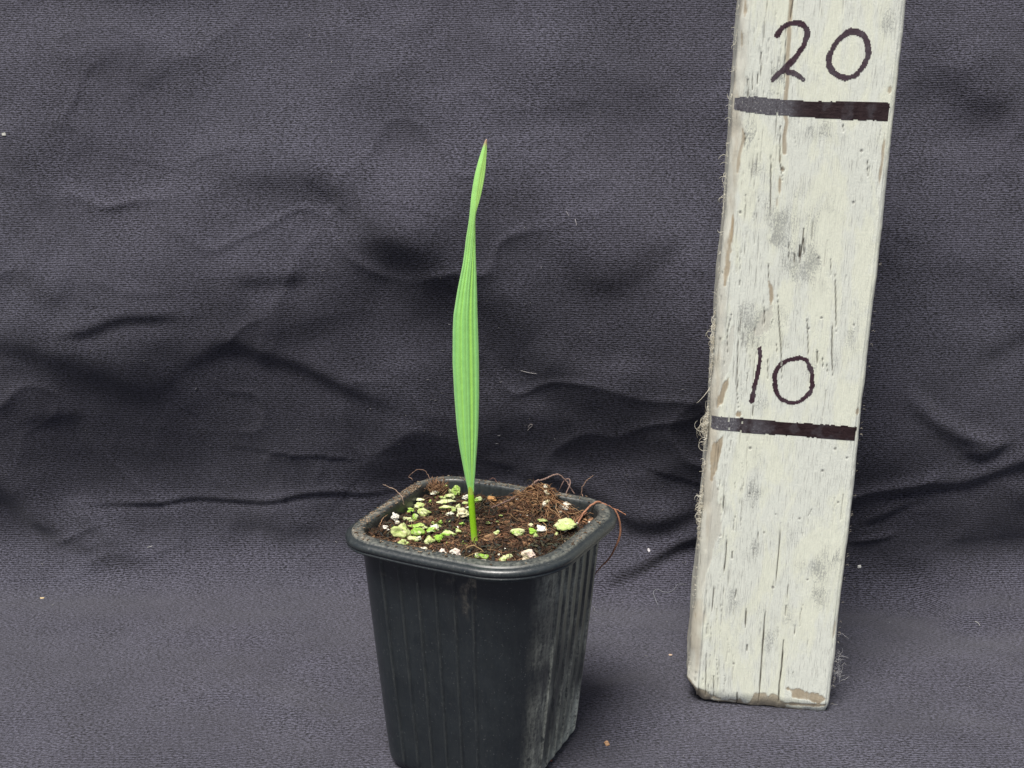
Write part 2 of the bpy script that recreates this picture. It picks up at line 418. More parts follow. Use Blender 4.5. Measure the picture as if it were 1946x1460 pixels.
Hh += wall*(sharp*.20*sstep(.35, .6, fbm(X*.1, S*.1, 321, 2))+sharp2*.08*sstep(.4, .6, fbm(X*.12, S*.12, 323, 2)))
Hh += (1-wall)*sharp*.03
Hh += (1-wall)*((fbm(X*.15, S*.25, 21, 3)-.5)*.30 + (fbm(X*.6, S*.9, 23, 3)-.5)*.05)
# tilt shaped for shading: forward to darken the lower half, back to brighten above
ss1 = np.linspace(-60, 60, 1201); sl1 = .23*sstep(1.5, 5, ss1)-.44*sstep(9, 19, ss1); HH1 = np.cumsum(sl1)*.1
Hh += np.interp(S+1.5*(fbm(X*.06, X*0, 341, 2)-.5)*4, ss1, HH1)
# nothing pokes through what stands on the floor: the cloth is flat under the pot and the post
for cx, cy, r in ((-1.06, -6.33, 4.2), (8.0, -2.6, 3.4)):
    s_ = cy - y_t(cx); q = np.hypot(X-cx, S-s_); Hh *= 1-np.exp(-(q/r)**4)*(S < 1)
yy, zz, ny, nz = base_cloth(X, S)
Vc = np.stack([X, yy+ny*Hh, zz+nz*Hh], -1).reshape(-1, 3)
# dusty places
Dm = np.full(X.shape, .25)
for (px, py, r, a) in ((1010, 810, 1.1, 1.6), (1020, 870, .8, 1.0), (860, 760, 2.4, .5), (1230, 1150, 2.5, .5), (80, 1140, 2, .4), (1750, 1130, 3, .4)):
    x_, s_ = cloth_hit(px, py); Dm += a*np.exp(-(np.hypot(X-x_, S-s_)/r)**2)
cloth = link('backdrop_cloth', mesh('backdrop_cloth', Vc, grid_faces(len(ss), len(xs)), uv=np.stack([X, S], -1).reshape(-1, 2),
             cols={'Dust': np.clip(Dm, 0, 1).ravel()}), cloth_mat)
tag(cloth, 'dark charcoal woven cotton cloth hanging behind and lying under everything, softly creased', 'cloth', kind='structure')

def bvh_of(*obs):
    V = []; F = []
    for o in obs:
        M = o.matrix_world if o.parent is None else o.parent.matrix_world @ o.matrix_basis
        b = len(V); V += [M @ v.co for v in o.data.vertices]; F += [[i+b for i in p.vertices] for p in o.data.polygons]
    return BVHTree.FromPolygons(V, F)
def shoot(bvh, px, py):
    C, d = ray(px, py)
    h = bvh.ray_cast(Vector(C*CM), Vector(d).normalized())
    if h[0] is None: return None, None
    return np.array(h[0])/CM, np.array(h[1])
cloth_bvh = bvh_of(cloth)

# ------------------------------------------------------------------ the pot
QUAD = np.array([(-2.91, -1.97), (-5.48, -7.94), (0.66, -11.20), (3.81, -5.43)])      # rim corners: back, left, front, right
CEN = QUAD.mean(0); ZR = 7.78
def square(half, yaw=-.469):
    c, s = math.cos(yaw), math.sin(yaw)
    return np.array([(-1.06+c*u*half-s*v*half, -6.33+s*u*half+c*v*half) for u, v in ((-1, 1), (-1, -1), (1, -1), (1, 1))])
BOT = square(2.45)
NS, NCR = 170, 22                                                   # samples per straight side / per corner
def outline(Q, r, inset=0.0):
    """rounded quad, counter-clockwise; returns points, outward normals, (side index, position along side in cm), corner flag"""
    pts = []; nr = []; inf = []
    n = 4
    for i in range(n):                                             # side i runs from corner i to i+1
        A, B, Cc = Q[i], Q[(i+1) % n], Q[(i+2) % n]
        d1 = (B-A)/np.linalg.norm(B-A); d2 = (Cc-B)/np.linalg.norm(Cc-B)
        n1 = np.array([d1[1], -d1[0]]); n2 = np.array([d2[1], -d2[0]])
        Z = Q[(i-1) % n]; d0 = (A-Z)/np.linalg.norm(A-Z)
        def cut(da, db, r_):
            th = math.acos(np.clip(da@db, -1, 1)); return r_*math.tan(th/2)
        ra, rb = r[i], r[(i+1) % n]
        ca, cb = cut(d0, d1, ra), cut(d1, d2, rb)
        P0, P1 = A+d1*ca, B-d1*cb
        L = np.linalg.norm(P1-P0)
        for k_ in range(NS):
            t = k_/NS; pts.append(P0+(P1-P0)*t); nr.append(n1); inf.append((i, (t-.5)*L, 0))
        O = P1-n1*rb
        a1 = math.atan2(n1[1], n1[0]); a2 = math.atan2(n2[1], n2[0])
        while a2 < a1: a2 += 2*math.pi
        for k_ in range(NCR):
            a = a1+(a2-a1)*k_/NCR; v = np.array([math.cos(a), math.sin(a)])
            pts.append(O+v*rb); nr.append(v); inf.append((i, 0, 1))
    pts = np.array(pts); nr = np.array(nr); pts = pts-nr*inset
    return pts, nr, np.array(inf)
rimP, rimN, info = outline(QUAD, (1.55, 1.5, 2.25, 1.7))
NP = len(rimP)
# body
botP, botN, _ = outline(BOT, (.85, .85, 1.25, .9))
bodyTopP = rimP-rimN*.50
def ribs(v_):
    """narrow raised ribs down each side"""
    out = np.zeros(NP)
    for s_ in range(4):
        m_ = (info[:, 0] == s_) & (info[:, 2] == 0)
        step = .62 if s_ != 2 else .50
        q = info[m_, 1]; ph = np.abs(((q/step) % 1)-.5)*step
        out[m_] = .062*np.exp(-(ph/.055)**4)
    return out
RB = ribs(0)
rows = []; nrm = []; zz_ = []
NZ = 110
for i in range(NZ):
    t = i/(NZ-1); z = .02+t*7.42
    f = t**.95
    P = botP*(1-f)+bodyTopP*f
    Nn = botN*(1-f)+rimN*f; Nn /= np.linalg.norm(Nn, axis=1)[:, None]
    P = P-Nn*.12*math.exp(-(z/.18)**2)                              # rounded foot
    P = P+Nn*(RB*sstep(.1, .4, z)*sstep(7.4, 7.25, z))[:, None]
    rows.append(np.column_stack([P, np.full(NP, z)])); nrm.append(Nn)
for z, off in ((7.45, -.03), (7.46, -.10), (7.50, -.13), (7.62, -.10), (7.70, .02), (7.76, .15)):     # the shoulder under the lip
    rows.append(np.column_stack([bodyTopP+rimN*off, np.full(NP, z)])); nrm.append(rimN)
Vb = np.array(rows); nr_ = len(rows)
ang = np.arctan2(np.array(nrm)[..., 1], np.array(nrm)[..., 0])
side = np.tile(info[:, 0], (nr_, 1)); cor = np.tile(info[:, 2], (nr_, 1)); Zg = Vb[..., 2]
qpos = np.tile(info[:, 1], (nr_, 1))
right = ((side == 2) & (cor == 0)).astype(float)
cornF = ((side == 1) & (cor == 1)).astype(float)
nx = np.cos(ang)
fr = sstep(.35, .75, nx)
n1_ = fbm(qpos*1.5+5, Zg*.5, 41, 4)
RR = np.tile(RB/.062, (nr_, 1))
patch_ = sstep(-.2, -1.6, qpos)*sstep(4.2, 6.6, Zg+qpos*.4)*.95
dust_rib_light = fr*np.clip(.18+.75*sstep(.40, .72, n1_)+.35*RR*sstep(.35, .6, n1_)+patch_*(1-RR*.8)+.35*sstep(2.2, .3, Zg), 0, 1)
dust_rib_light = np.maximum(dust_rib_light, .02+.06*RR*((side == 1) | (side == 0)))  # front ribs: faint dust, also painted lighter as if catching light
crust = fr*sstep(2.6, .9, Zg+(qpos-1.2)*-.6)*sstep(0, 1.3, qpos)*1.3 + sstep(.9, .2, Zg)*sstep(-.1, .6, nx)*.6
film = sstep(6.8, 7.15, Zg)*sstep(.42, .62, fbm(side*3+qpos*1.3, Zg*1.4, 44, 4))*.9
filmF = sstep(5.8, 7.1, Zg)*np.exp(-((qpos-1.7)/.55)**2)*(side == 1)*(cor == 0)*sstep(.4, .6, fbm(qpos*4, Zg*3, 46, 3))*.8
colsD = np.stack([dust_rib_light, np.clip(crust, 0, 1), np.clip(film+filmF, 0, 1)], -1).reshape(-1, 3)
Fq = grid_faces(nr_, NP, wrap=True)
Vbf = Vb.reshape(-1, 3)
# floor of the pot, closed by a fan
Vbf = np.vstack([Vbf, [[-1.06, -6.33, .15]]]); colsD = np.vstack([colsD, [[0, 0, 0]]])
cidx = len(Vbf)-1
Fl = [tuple(f) for f in Fq.tolist()] + [((k_+1) % NP, k_, cidx) for k_ in range(NP)]
pot = bpy.data.objects.new('plant_pot', None); col.objects.link(pot); pot.location = (-1.06*CM, -6.33*CM, 0)
pot.empty_display_size = .01
tag(pot, 'square black plastic nursery pot with ribbed sides and dusty right side, holding the seedling', 'plant pot')
def pmesh(name, V, F, mat, cols=None, parent=None, smooth=True):
    """mesh placed relative to the pot's origin"""
    V = np.asarray(V, float)-np.array([-1.06, -6.33, 0])
    o = link(name, mesh(name, V, F, smooth, cols=cols), mat, parent); return o
body = pmesh('pot_body', Vbf, Fl, plastic_mat, {'Dust': colsD}, pot)
# rim: rolled lip with a stepped profile (outset from QUAD, z)
prof = [(-.66, 6.8), (-.62, 7.5), (-.59, 7.90), (-.575, 7.975), (-.55, 8.01), (-.52, 8.022), (-.48, 8.025), (-.36, 8.015), (-.235, 8.0), (-.215, 7.995), (-.20, 7.975), (-.185, 7.955), (-.165, 7.95), (-.12, 7.948), (-.07, 7.93),
        (-.03, 7.90), (-.008, 7.86), (0, 7.82), (-.004, 7.78), (-.02, 7.755), (-.045, 7.74), (-.05, 7.725), (-.03, 7.71), (-.02, 7.685), (-.03, 7.655), (-.06, 7.64), (-.09, 7.645), (-.11, 7.68), (-.13, 7.80), (-.30, 7.86), (-.46, 7.82), (-.54, 7.6), (-.58, 7.45)]
sag = .07*(fbm(np.arange(NP)/NP*6, np.zeros(NP), 61, 2)-.5)
Vr = np.array([np.column_stack([rimP+rimN*o_, np.full(NP, z)+sag]) for o_, z in prof])
tt = np.arange(NP)
top = np.exp(-((np.array([p[0] for p in prof])+.30)/.20)**2)[:, None]*(np.array([p[1] for p in prof]) > 7.96)[:, None]
nn = fbm(tt[None]/9.+0*top, np.arange(len(prof))[:, None]*.8, 66, 4)
leftside = (info[:, 0] == 0)[None]; backside = (info[:, 0] == 3)[None]
amt = .12+.75*leftside+.45*backside+.2*(info[:, 0] == 2)[None]
filmR = top*np.clip(.9*amt*sstep(.36, .62, nn)+.03, 0, 1)
dR = top*.28+.05+0*filmR
colR = np.stack([dR, 0*dR, filmR], -1).reshape(-1, 3)
rim = pmesh('rim', Vr.reshape(-1, 3), grid_faces(len(prof), NP, wrap=True)[:, ::-1].copy(), plastic_mat, {'Dust': colR}, pot)

# ------------------------------------------------------------------ soil
def soil_z(x, y):
    z = 7.60+.30*(fbm(x*1.1, y*1.1, 71, 4)-.5)+.34*(fbm(x*3.2, y*3.2, 75, 3)-.5)
    z = z+.75*np.exp(-(((x-.9)/.75)**2+((y+4.7)/.7)**2))            # clump of old root plug, back right
    z = z+.55*np.exp(-(((x+2.6)/.45)**2+((y+2.7)/.5)**2))           # tuft, back left
    z = z+.15*sstep(-8.5, -10.5, y)+.22*sstep(-3.2, -4.6, x)+.12*sstep(-4.2, -2.6, y)-.10*sstep(-3.6, -2.6, y)*(x > -1.2)
    z = z-.28*np.exp(-(((x-2.2)/.9)**2+((y+3.6)/.7)**2))-.20*np.exp(-(((x+.3)/1.3)**2+((y+2.9)/.5)**2))
    return z
inP = rimP-rimN*.63
gi = np.linspace(0, 1, 90)
base_in = inP.mean(0)
SV = np.array([base_in+(inP-base_in)*g for g in gi]); SZ = soil_z(SV[..., 0], SV[..., 1])
SZ[-1] -= .15
soilV = np.concatenate([SV, SZ[..., None]], -1).reshape(-1, 3)
poly_in = inP
def inside(x, y, marg=.12):
    d = (poly_in-rimN*marg) ; e = np.array([x, y])-d
    return np.all((e*rimN).sum(1) < 0) if False else np.max(np.sum((np.array([x, y])-(poly_in-rimN*marg))*rimN, axis=1)) < 0
SB = MB()
browns = [(.13, .065, .035), (.20, .10, .055), (.085, .05, .032), (.28, .15, .08), (.05, .032, .024), (.35, .21, .11), (.04, .034, .03), (.17, .085, .05), (.055, .06, .045), (.07, .075, .05)]
def rnd_in():
    while True:
        x = random.uniform(-5.6, 4); y = random.uniform(-11, -1.3)
        if inside(x, y): return x, y
for i in range(5200):                                             # chips of bark and peat
    x, y = rnd_in(); z = float(soil_z(np.array(x), np.array(y)))+random.uniform(-.04, .05)
    a = random.uniform(0, math.tau); d = np.array([math.cos(a), math.sin(a), random.gauss(0, .35)])
    n_ = np.array([random.gauss(0, .5), random.gauss(0, .5), 1])
    s_ = random.choice((.5, .7, 1, 1, 1.4)); cl = random.choice(browns[:8] if random.random() < .9 else browns)
    if random.random() < .022: cl = (1.3, 1.25, 1.05); s_ *= .5
    elif random.random() < (.05 if x < -1.2 else .012): cl = random.choice([(.45, .62, .16), (.6, .75, .3), (.35, .5, .12)]); s_ *= .7
    v_ = random.uniform(.5, 1.0); nz_ = float(fbm(np.array(x*1.0), np.array(y*1.0), 90, 3)); v_ *= .35+.95*float(sstep(.38, .62, np.array(nz_)))
    if nz_ < .47 and random.random() < .6: cl = random.choice([(.055, .062, .045), (.045, .05, .042), (.09, .085, .05), (.03, .03, .028)]); v_ = 1
    SB.chip(np.array([x, y, z]), d, n_, .085*s_*random.choice((.6, 1, 1.5)), .030*s_*random.choice((.7, 1, 1.6)), .014*s_, tuple(q*v_ for q in cl))
def strand(p, a, l, lift, r, c, curl=.9, segs=7):
    P = [np.array(p, float)]; el = random.uniform(-.1, .3)*lift
    for q in range(segs):
        a += random.gauss(0, curl*.45); el += random.gauss(0, .35)
        st = l/segs; P.append(P[-1]+st*np.array([math.cos(a)*math.cos(el), math.sin(a)*math.cos(el), math.sin(el)*.6]))
        g = float(soil_z(np.array(P[-1][0]), np.array(P[-1][1])))
        P[-1][2] = min(max(P[-1][2], g-.02), g+.12+.25*lift)
        e_ = np.max(np.sum((P[-1][:2]-(poly_in-rimN*.05))*rimN, axis=1))
        if e_ > 0: break
    return P
for i in range(2600):
    x, y = rnd_in(); z = float(soil_z(np.array(x), np.array(y)))+.02
    c_ = random.choice([(.16, .08, .045), (.25, .14, .075), (.10, .055, .035), (.36, .22, .12), (.06, .04, .03), (.10, .085, .05)])
    if float(fbm(np.array(x*1.0), np.array(y*1.0), 90, 3)) < .46: c_ = tuple(q*.4 for q in c_)
    P = strand((x, y, z), random.uniform(0, math.tau), random.uniform(.18, .7), random.uniform(0, 1), 0, None)
    if len(P) > 2: SB.tube(spline(P, 2), random.choice((.006, .009, .013)), c_, sides=4)
for i in range(900):                                              # the fibrous plug, back right, and the tuft, back left
    if i < 650: x, y = random.gauss(.9, .55), random.gauss(-4.8, .55); a = random.choice((-.7, 2.4, .3))+random.gauss(0, .5)
    else: x, y = random.gauss(-2.6, .28), random.gauss(-2.8, .3); a = random.gauss(1.2, .6)
    if not inside(x, y): continue
    z = float(soil_z(np.array(x), np.array(y)))+random.uniform(0, .08)
    c_ = random.choice([(.40, .22, .11), (.28, .145, .075), (.17, .085, .05), (.46, .29, .15)])
    P = strand((x, y, z), a, random.uniform(.35, 1.0), random.uniform(0, .8), 0, None, .35)
    if len(P) > 2: SB.tube(spline(P, 2), random.choice((.007, .01, .014)), c_, sides=4)
for i in range(620):                                              # crumbs of soil caught on the rim
    q = random.random()
    sd_ = 0 if q < .62 else (3 if q < .82 else random.choice((1, 2)))
    kk = random.choice(np.where(info[:, 0] == sd_)[0]) if sd_ != 0 or random.random() < .75 else random.choice(list(range(0, 30))+list(range(NP-25, NP)))
    p2 = rimP[kk]-rimN[kk]*random.uniform(.22, .58)
    cl = random.choice([(.30, .22, .15), (.22, .15, .09), (.12, .08, .05), (.38, .30, .21), (.10, .06, .04)]); a = random.uniform(0, math.tau); s_ = random.choice((.25, .35, .5))
    SB.chip(np.array([p2[0], p2[1], 8.03]), np.array([math.cos(a), math.sin(a), 0]), np.array([0, 0, 1.]), .085*s_, .04*s_, .02*s_, cl)
for i in range(150):                                              # the tuft at the back left leans over the rim
    tc = on_plane(829, 926, np.array([0, 0, 7.9]), np.array([0, 0, 1.])); x, y = random.gauss(tc[0], .14), random.gauss(tc[1], .16); P = [np.array([x, y, random.uniform(7.75, 8.0)])]; a = random.gauss(1.0, 1.3); e = random.uniform(-.4, .8)
    for q in range(5): a += random.gauss(0, .4); e += random.gauss(0, .3); P.append(P[-1]+random.uniform(.04, .09)*np.array([math.cos(a)*math.cos(e), math.sin(a)*math.cos(e), math.sin(e)])); P[-1][2] = min(max(P[-1][2], 7.8), 8.15)
    SB.tube(spline(P, 2), .009, random.choice([(.30, .16, .09), (.17, .09, .05), (.40, .24, .13)]), sides=4)
# soil surface and its bits are one mass
nb = len(SB.V)
allV = np.vstack([np.array(SB.V), soilV]); offs = nb
allF = SB.F + [tuple(int(q)+offs for q in f) for f in grid_faces(len(gi), NP, wrap=True)]
allC = np.array(SB.C + [(.1, .06, .04)]*len(soilV))
sm = mesh('potting_soil', allV, allF, True, cols={'Col': allC})
sm.materials.append(bits_mat); sm.materials.append(soil_mat)
mi = np.zeros(len(sm.polygons), np.int32); mi[len(SB.F):] = 1
if len(mi) == len(allF): sm.polygons.foreach_set('material_index', mi)
soil = bpy.data.objects.new('potting_soil', sm); col.objects.link(soil)
tag(soil, 'dark brown peaty potting soil with bark chips and fine root fibres filling the pot', 'soil', kind='stuff')
soil_only = mesh('tmp', soilV, grid_faces(len(gi), NP, wrap=True)); 
soil_bvh = BVHTree.FromPolygons([Vector(v)*CM for v in soilV], [list(map(int, f)) for f in grid_faces(len(gi), NP, wrap=True)])
bpy.data.meshes.remove(soil_only)

# ------------------------------------------------------------------ perlite crumbs: x, y, width, height read in two enlarged crops
WHITE, CREAM, PINK = (.78, .76, .66), (.72, .66, .44), (.74, .60, .52)
GREEN, BRIGHT, PALE, DULL = (.42, .53, .17), (.28, .50, .06), (.64, .67, .38), (.32, .37, .16)
A = [(1345, 385, 90, 115, CREAM, WHITE, 'big pale crumb behind the foot of the leaf'), (1380, 500, 60, 75, WHITE, PALE, None), (620, 715, 75, 95, WHITE, WHITE, 'chunky white crumb by the left rim'),
 (510, 815, 58, 50, WHITE, WHITE, None), (645, 765, 45, 45, WHITE, CREAM, None), (925, 1062, 82, 55, WHITE, CREAM, 'smooth cream crumb against the front rim'),
 (1275, 1090, 105, 85, WHITE, PINK, 'white crumb with reddish smears by the front rim'), (1135, 1082, 80, 70, PINK, WHITE, 'pinkish crumb left of the reddish-white one'), (1565, 1190, 62, 40, WHITE, WHITE, None),
 (1490, 1105, 30, 30, WHITE, PALE, None), (1310, 1150, 42, 22, WHITE, WHITE, None), (845, 1055, 36, 28, CREAM, WHITE, None), (1050, 450, 95, 50, WHITE, GREEN, 'flat green-white crumb at the back left'),
 (630, 640, 42, 26, WHITE, PINK, None), (820, 532, 70, 38, WHITE, PALE, None), (895, 527, 62, 26, WHITE, PALE, None), (550, 842, 26, 22, WHITE, WHITE, None), (480, 685, 30, 26, PINK, WHITE, None), (1268, 395, 36, 50, WHITE, CREAM, None),
 (1205, 495, 92, 72, GREEN, PALE, None), (1283, 430, 66, 110, BRIGHT, GREEN, 'tall bright green crumb behind the stem'), (1228, 432, 48, 46, PALE, GREEN, None), (1508, 530, 74, 66, BRIGHT, PALE, 'bright green crumb just right of the stem'),
 (1165, 605, 92, 62, CREAM, GREEN, None), (1200, 677, 78, 56, PALE, WHITE, None), (1250, 632, 50, 72, GREEN, DULL, None), (1300, 600, 46, 70, PALE, GREEN, None), (1345, 675, 145, 105, CREAM, PALE, 'big yellowish crumb touching the left of the stem'),
 (945, 655, 95, 86, PALE, GREEN, None), (870, 590, 100, 80, PALE, GREEN, None), (795, 637, 92, 52, BRIGHT, GREEN, None), (842, 705, 62, 92, BRIGHT, PALE, None), (785, 742, 74, 48, GREEN, PALE, None), (705, 570, 60, 46, GREEN, DULL, None),
 (665, 602, 50, 36, DULL, GREEN, None), (740, 722, 52, 40, PALE, DULL, None), (1000, 540, 34, 40, BRIGHT, GREEN, None), (1170, 545, 115, 34, GREEN, PALE, None), (685, 865, 190, 160, CREAM, GREEN, 'largest crumb, half cream and half green, at the left'),
 (722, 990, 86, 96, PALE, GREEN, 'pale green crumb against the front left rim'), (800, 945, 112, 66, PALE, GREEN, None), (875, 875, 86, 100, PALE, BRIGHT, None), (855, 802, 105, 50, BRIGHT, GREEN, None), (935, 822, 52, 32, PALE, GREEN, None),
 (1022, 845, 115, 80, BRIGHT, WHITE, 'crumb half white and half bright green, left of the stem'), (1100, 762, 56, 50, GREEN, BRIGHT, None), (1085, 812, 56, 46, GREEN, DULL, None), (1085, 945, 92, 80, BRIGHT, BRIGHT, 'leafy bright green crumb near the front'), (990, 968, 86, 100, PALE, GREEN, None),
 (1205, 888, 118, 76, PALE, BRIGHT, None), (1290, 857, 62, 46, PALE, GREEN, None), (1335, 782, 55, 42, BRIGHT, GREEN, None), (1552, 1130, 98, 76, PALE, BRIGHT, None), (1375, 560, 60, 40, PALE, GREEN, None), (870, 932, 72, 42, PALE, WHITE, None),
 (1165, 375, 40, 34, DULL, GREEN, None), (1120, 500, 46, 34, DULL, GREEN, None), (1395, 605, 34, 26, WHITE, PALE, None), (1600, 420, 50, 50, DULL, DULL, None)]
B = [(465, 520, 30, 26, WHITE, WHITE, None), (770, 382, 34, 44, WHITE, CREAM, None), (772, 440, 34, 32, WHITE, CREAM, None), (785, 472, 42, 50, PALE, CREAM, None), (790, 537, 52, 46, CREAM, PALE, None),
 (752, 570, 36, 56, WHITE, CREAM, None), (950, 610, 75, 56, CREAM, WHITE, 'cream crumb, lower of a pair by the back right rim'), (990, 572, 70, 52, CREAM, WHITE, 'cream crumb, upper of a pair by the back right rim'), (930, 657, 26, 34, CREAM, WHITE, None), (990, 785, 195, 130, PALE, GREEN, 'largest pale green crumb at the right'),
 (985, 842, 72, 52, WHITE, CREAM, 'white crumb tucked under the largest pale green one'), (1238, 700, 66, 46, CREAM, CREAM, 'cream crumb against the right rim'), (1235, 765, 22, 22, WHITE, WHITE, None), (620, 792, 40, 40, PALE, CREAM, None),
 (725, 838, 96, 78, WHITE, WHITE, 'chalky white crumb right of the green pair'), (480, 875, 118, 74, BRIGHT, PALE, 'smooth bright green bead on the dark soil'), (638, 862, 92, 76, BRIGHT, BRIGHT, 'bright green lobe, upper of the green pair'), (668, 912, 62, 74, PALE, GREEN, 'paler green lobe, lower of the green pair'),
 (250, 875, 50, 50, GREEN, PALE, None), (887, 888, 40, 56, GREEN, PALE, None), (598, 1135, 140, 140, CREAM, PINK, 'biggest cream and pink crumb by the front corner'), (325, 1160, 70, 80, PALE, GREEN, None), (385, 1122, 52, 50, GREEN, PALE, None),
 (505, 1207, 36, 34, BRIGHT, PALE, None), (105, 1190, 70, 40, WHITE, WHITE, None), (335, 1050, 30, 24, WHITE, WHITE, None), (495, 680, 20, 16, WHITE, WHITE, None), (275, 1110, 26, 24, WHITE, PALE, None), (745, 742, 78, 30, DULL, GREEN, None),
 (145, 405, 56, 44, DULL, GREEN, None), (150, 770, 44, 34, DULL, GREEN, None), (255, 755, 36, 26, DULL, GREEN, None), (290, 690, 36, 20, DULL, GREEN, None), (725, 1150, 36, 30, DULL, GREEN, None), (1105, 770, 24, 22, WHITE, WHITE, None)]
import bmesh
def ico(sub):
    b = bmesh.new(); bmesh.ops.create_icosphere(b, subdivisions=sub, radius=1)
    V = np.array([v.co[:] for v in b.verts]); F = [[v.index for v in f.verts] for f in b.faces]; b.free(); return V, F
ICO = ico(4)
def crumb(px, py, wpx, hpx, c1, c2, seed):
    p, n_ = shoot(soil_bvh, px, py)
    if p is None: return None
    dist = (p-CAM)@fw; W_ = wpx*dist/F_PX/2*1.2; H_ = hpx*dist/F_PX/2*1.2
    V0, F0 = ICO; V = V0.copy(); r_ = np.random.default_rng(seed)
    ph = r_.random(3)*50
    def n3(V, s): return (vnoise(V[:, 0]*s+ph[0]+V[:, 2]*s*.7, V[:, 1]*s+ph[1]-V[:, 2]*s*.5, 81)+vnoise(V[:, 1]*s+ph[2], V[:, 2]*s+ph[0], 82))/2
    rr = 1+1.15*(n3(V, 1.4)-.5)+.65*(n3(V, 3.1)-.5)+.40*(n3(V, 6)-.5)+.25*(n3(V, 11)-.5)
    for q in range(4):                                           # broken facets
        d = r_.normal(size=3); d /= np.linalg.norm(d); t = V@d; rr = np.where(t > .55, rr*np.minimum(1, .62/np.maximum(t, .3)), rr)
    V = V*rr[:, None]
    hz = max(H_*.95, .45*W_) if H_ > .4*W_ else H_*1.0
    cmask = np.clip(sstep(.42, .58, n3(V0, 1.5)+.12*V0[:, 0])*.75+.45*sstep(.5, .7, n3(V0, 4.5)), 0, 1)
    c = np.array(c1)*(1-cmask)[:, None]+np.array(c2)*cmask[:, None]
    a = r_.uniform(-.5, .5); ca, sa = math.cos(a), math.sin(a)
    V = np.stack([V[:, 0]*W_*.98, V[:, 1]*max(W_, H_)*.75, V[:, 2]*hz*.85], 1)
    V = V@np.array([[1, 0, 0], [0, 1, 0], [0, 0, 1]])
    return p+np.array([0, 0, hz*.62+.05]), V, F0, c
cnt = 0
for (L_, ox, oy) in ((A, 640, 860), (B, 900, 860)):
    for (x, y, w_, h_, c1, c2, lab) in L_:
        px, py = ox+x/5.617, oy+y/5.617
        r = crumb(px, py+h_/5.617*.30, w_/5.617, h_/5.617, c1, c2, cnt*3+5); cnt += 1
        if r is None: continue
        p, V, F0, c = r
        white = c1 in (WHITE, CREAM, PINK)
        o = link('perlite_crumb', mesh('perlite_crumb', V, F0, True, cols={'Col': c}), perlite_mat); o.location = Vector(p*CM)
        zone = 'near the front rim' if py > 1030 else ('left of the stem' if px < 895 else 'right of the stem')
        if lab: tag(o, lab, 'perlite crumb', 'perlite crumbs scattered over the soil')
        else:
            kind_ = 'small whitish perlite crumb' if white else 'small algae green perlite crumb'
            tag(o, f'{kind_} on the soil {zone}', 'perlite crumb', f'{kind_}s {zone}')

# tan bark chips lying on the soil
def chip_obj(px, py, wpx, hpx, c, label, bvh=None, name='bark_chip', cat='bark chip', group=None, rot=0.0, flat=.35, d3=None):
    p, n_ = shoot(bvh or soil_bvh, px, py)
    if p is None: return None
    if n_@(CAM-p) < 0: n_ = -n_
    dist = (p-CAM)@fw; W_ = wpx*dist/F_PX/2; H_ = hpx*dist/F_PX/2
    V, F0 = ico(2); r_ = np.random.default_rng(int(px*7+py)); 
    V = np.sign(V)*np.abs(V)**.7
    V = V*(1+.35*(r_.random((len(V), 1))-.5))
    e1 = rt*math.cos(rot)+up*math.sin(rot); e1 = e1-n_*(e1@n_); e1 /= np.linalg.norm(e1); e2 = np.cross(n_, e1)
    V = V[:, :1]*W_*e1+V[:, 1:2]*H_*e2*1.1+V[:, 2:3]*min(W_, H_)*flat*n_
    cc = np.array(c)*(.8+.4*r_.random((len(V), 1)))
    o = link(name, mesh(name, V, F0, False, cols={'Col': cc}), bits_mat); o.location = Vector((p+n_*min(W_, H_)*flat*.6)*CM)
    return tag(o, label, cat, group)
chip_obj(900+193/5.617, 860+512/5.617, 19, 11, (.62, .34, .13), 'orange tan block of bark on the soil behind the stem', flat=.8)
chip_obj(900+300/5.617, 860+556/5.617, 7, 8, (.55, .38, .18), 'small tan bark cube right of the orange bark block', flat=.8)
chip_obj(900+365/5.617, 860+1222/5.617, 24, 5, (.60, .30, .15), 'long thin reddish bark sliver along the front rim', rot=.1)
chip_obj(900+830/5.617, 860+888/5.617, 18, 4, (.52, .26, .13), 'reddish bark sliver right of the green crumb pair', rot=.35)

# ------------------------------------------------------------------ long roots: (x, y photo px, height above what lies below or explicit depth)
def root_obj(pts, r, c, label, name='root', depth0=None, cat='root', group=None, branches=()):
    """points as (px, py, world y)"""
    def P3(px, py, Y):
        C, d = ray(px, py); t = (Y-C[1])/d[1]; return C+d*t
    mb = MB(); P = spline([P3(*p) for p in pts], 6)
    mb.tube(P+np.random.default_rng(3).normal(size=P.shape)*.008, r, c, sides=7, taper=.5)
    for bp in branches: mb.tube(spline([P3(*p) for p in bp[0]], 6), bp[1], c, sides=6, taper=.4)
    o = mb.build(name, bits_mat); return tag(o, label, cat, group)
def z1(X, Y, Z=1): return (640+X/5.617, 860+Y/5.617, Z)
def z2(X, Y, Z=1): return (900+X/5.617, 860+Y/5.617, Z)
root_obj([z2(190, 590, -5.6), z2(300, 545, -5.3), z2(400, 505, -5.0), z2(500, 440, -4.6), z2(590, 395, -4.3), z2(640, 330, -4.1), z2(690, 300, -4.0), z2(750, 290, -3.9), z2(820, 255, -3.8), z2(890, 235, -3.8), z2(940, 260, -3.8), z2(1000, 320, -3.8), z2(1030, 370, -3.9), z2(1080, 440, -4.0)],
         .034, (.27, .18, .15), 'grey brown root arching high over the back right rim', branches=[([z2(965, 300, -3.8), z2(940, 350, -3.8), z2(910, 415, -3.7)], .018), ([z2(975, 290, -3.8), z2(1020, 285, -3.8), z2(1030, 340, -4), z2(990, 430, -4.3), z2(975, 500, -4.6)], .024)])
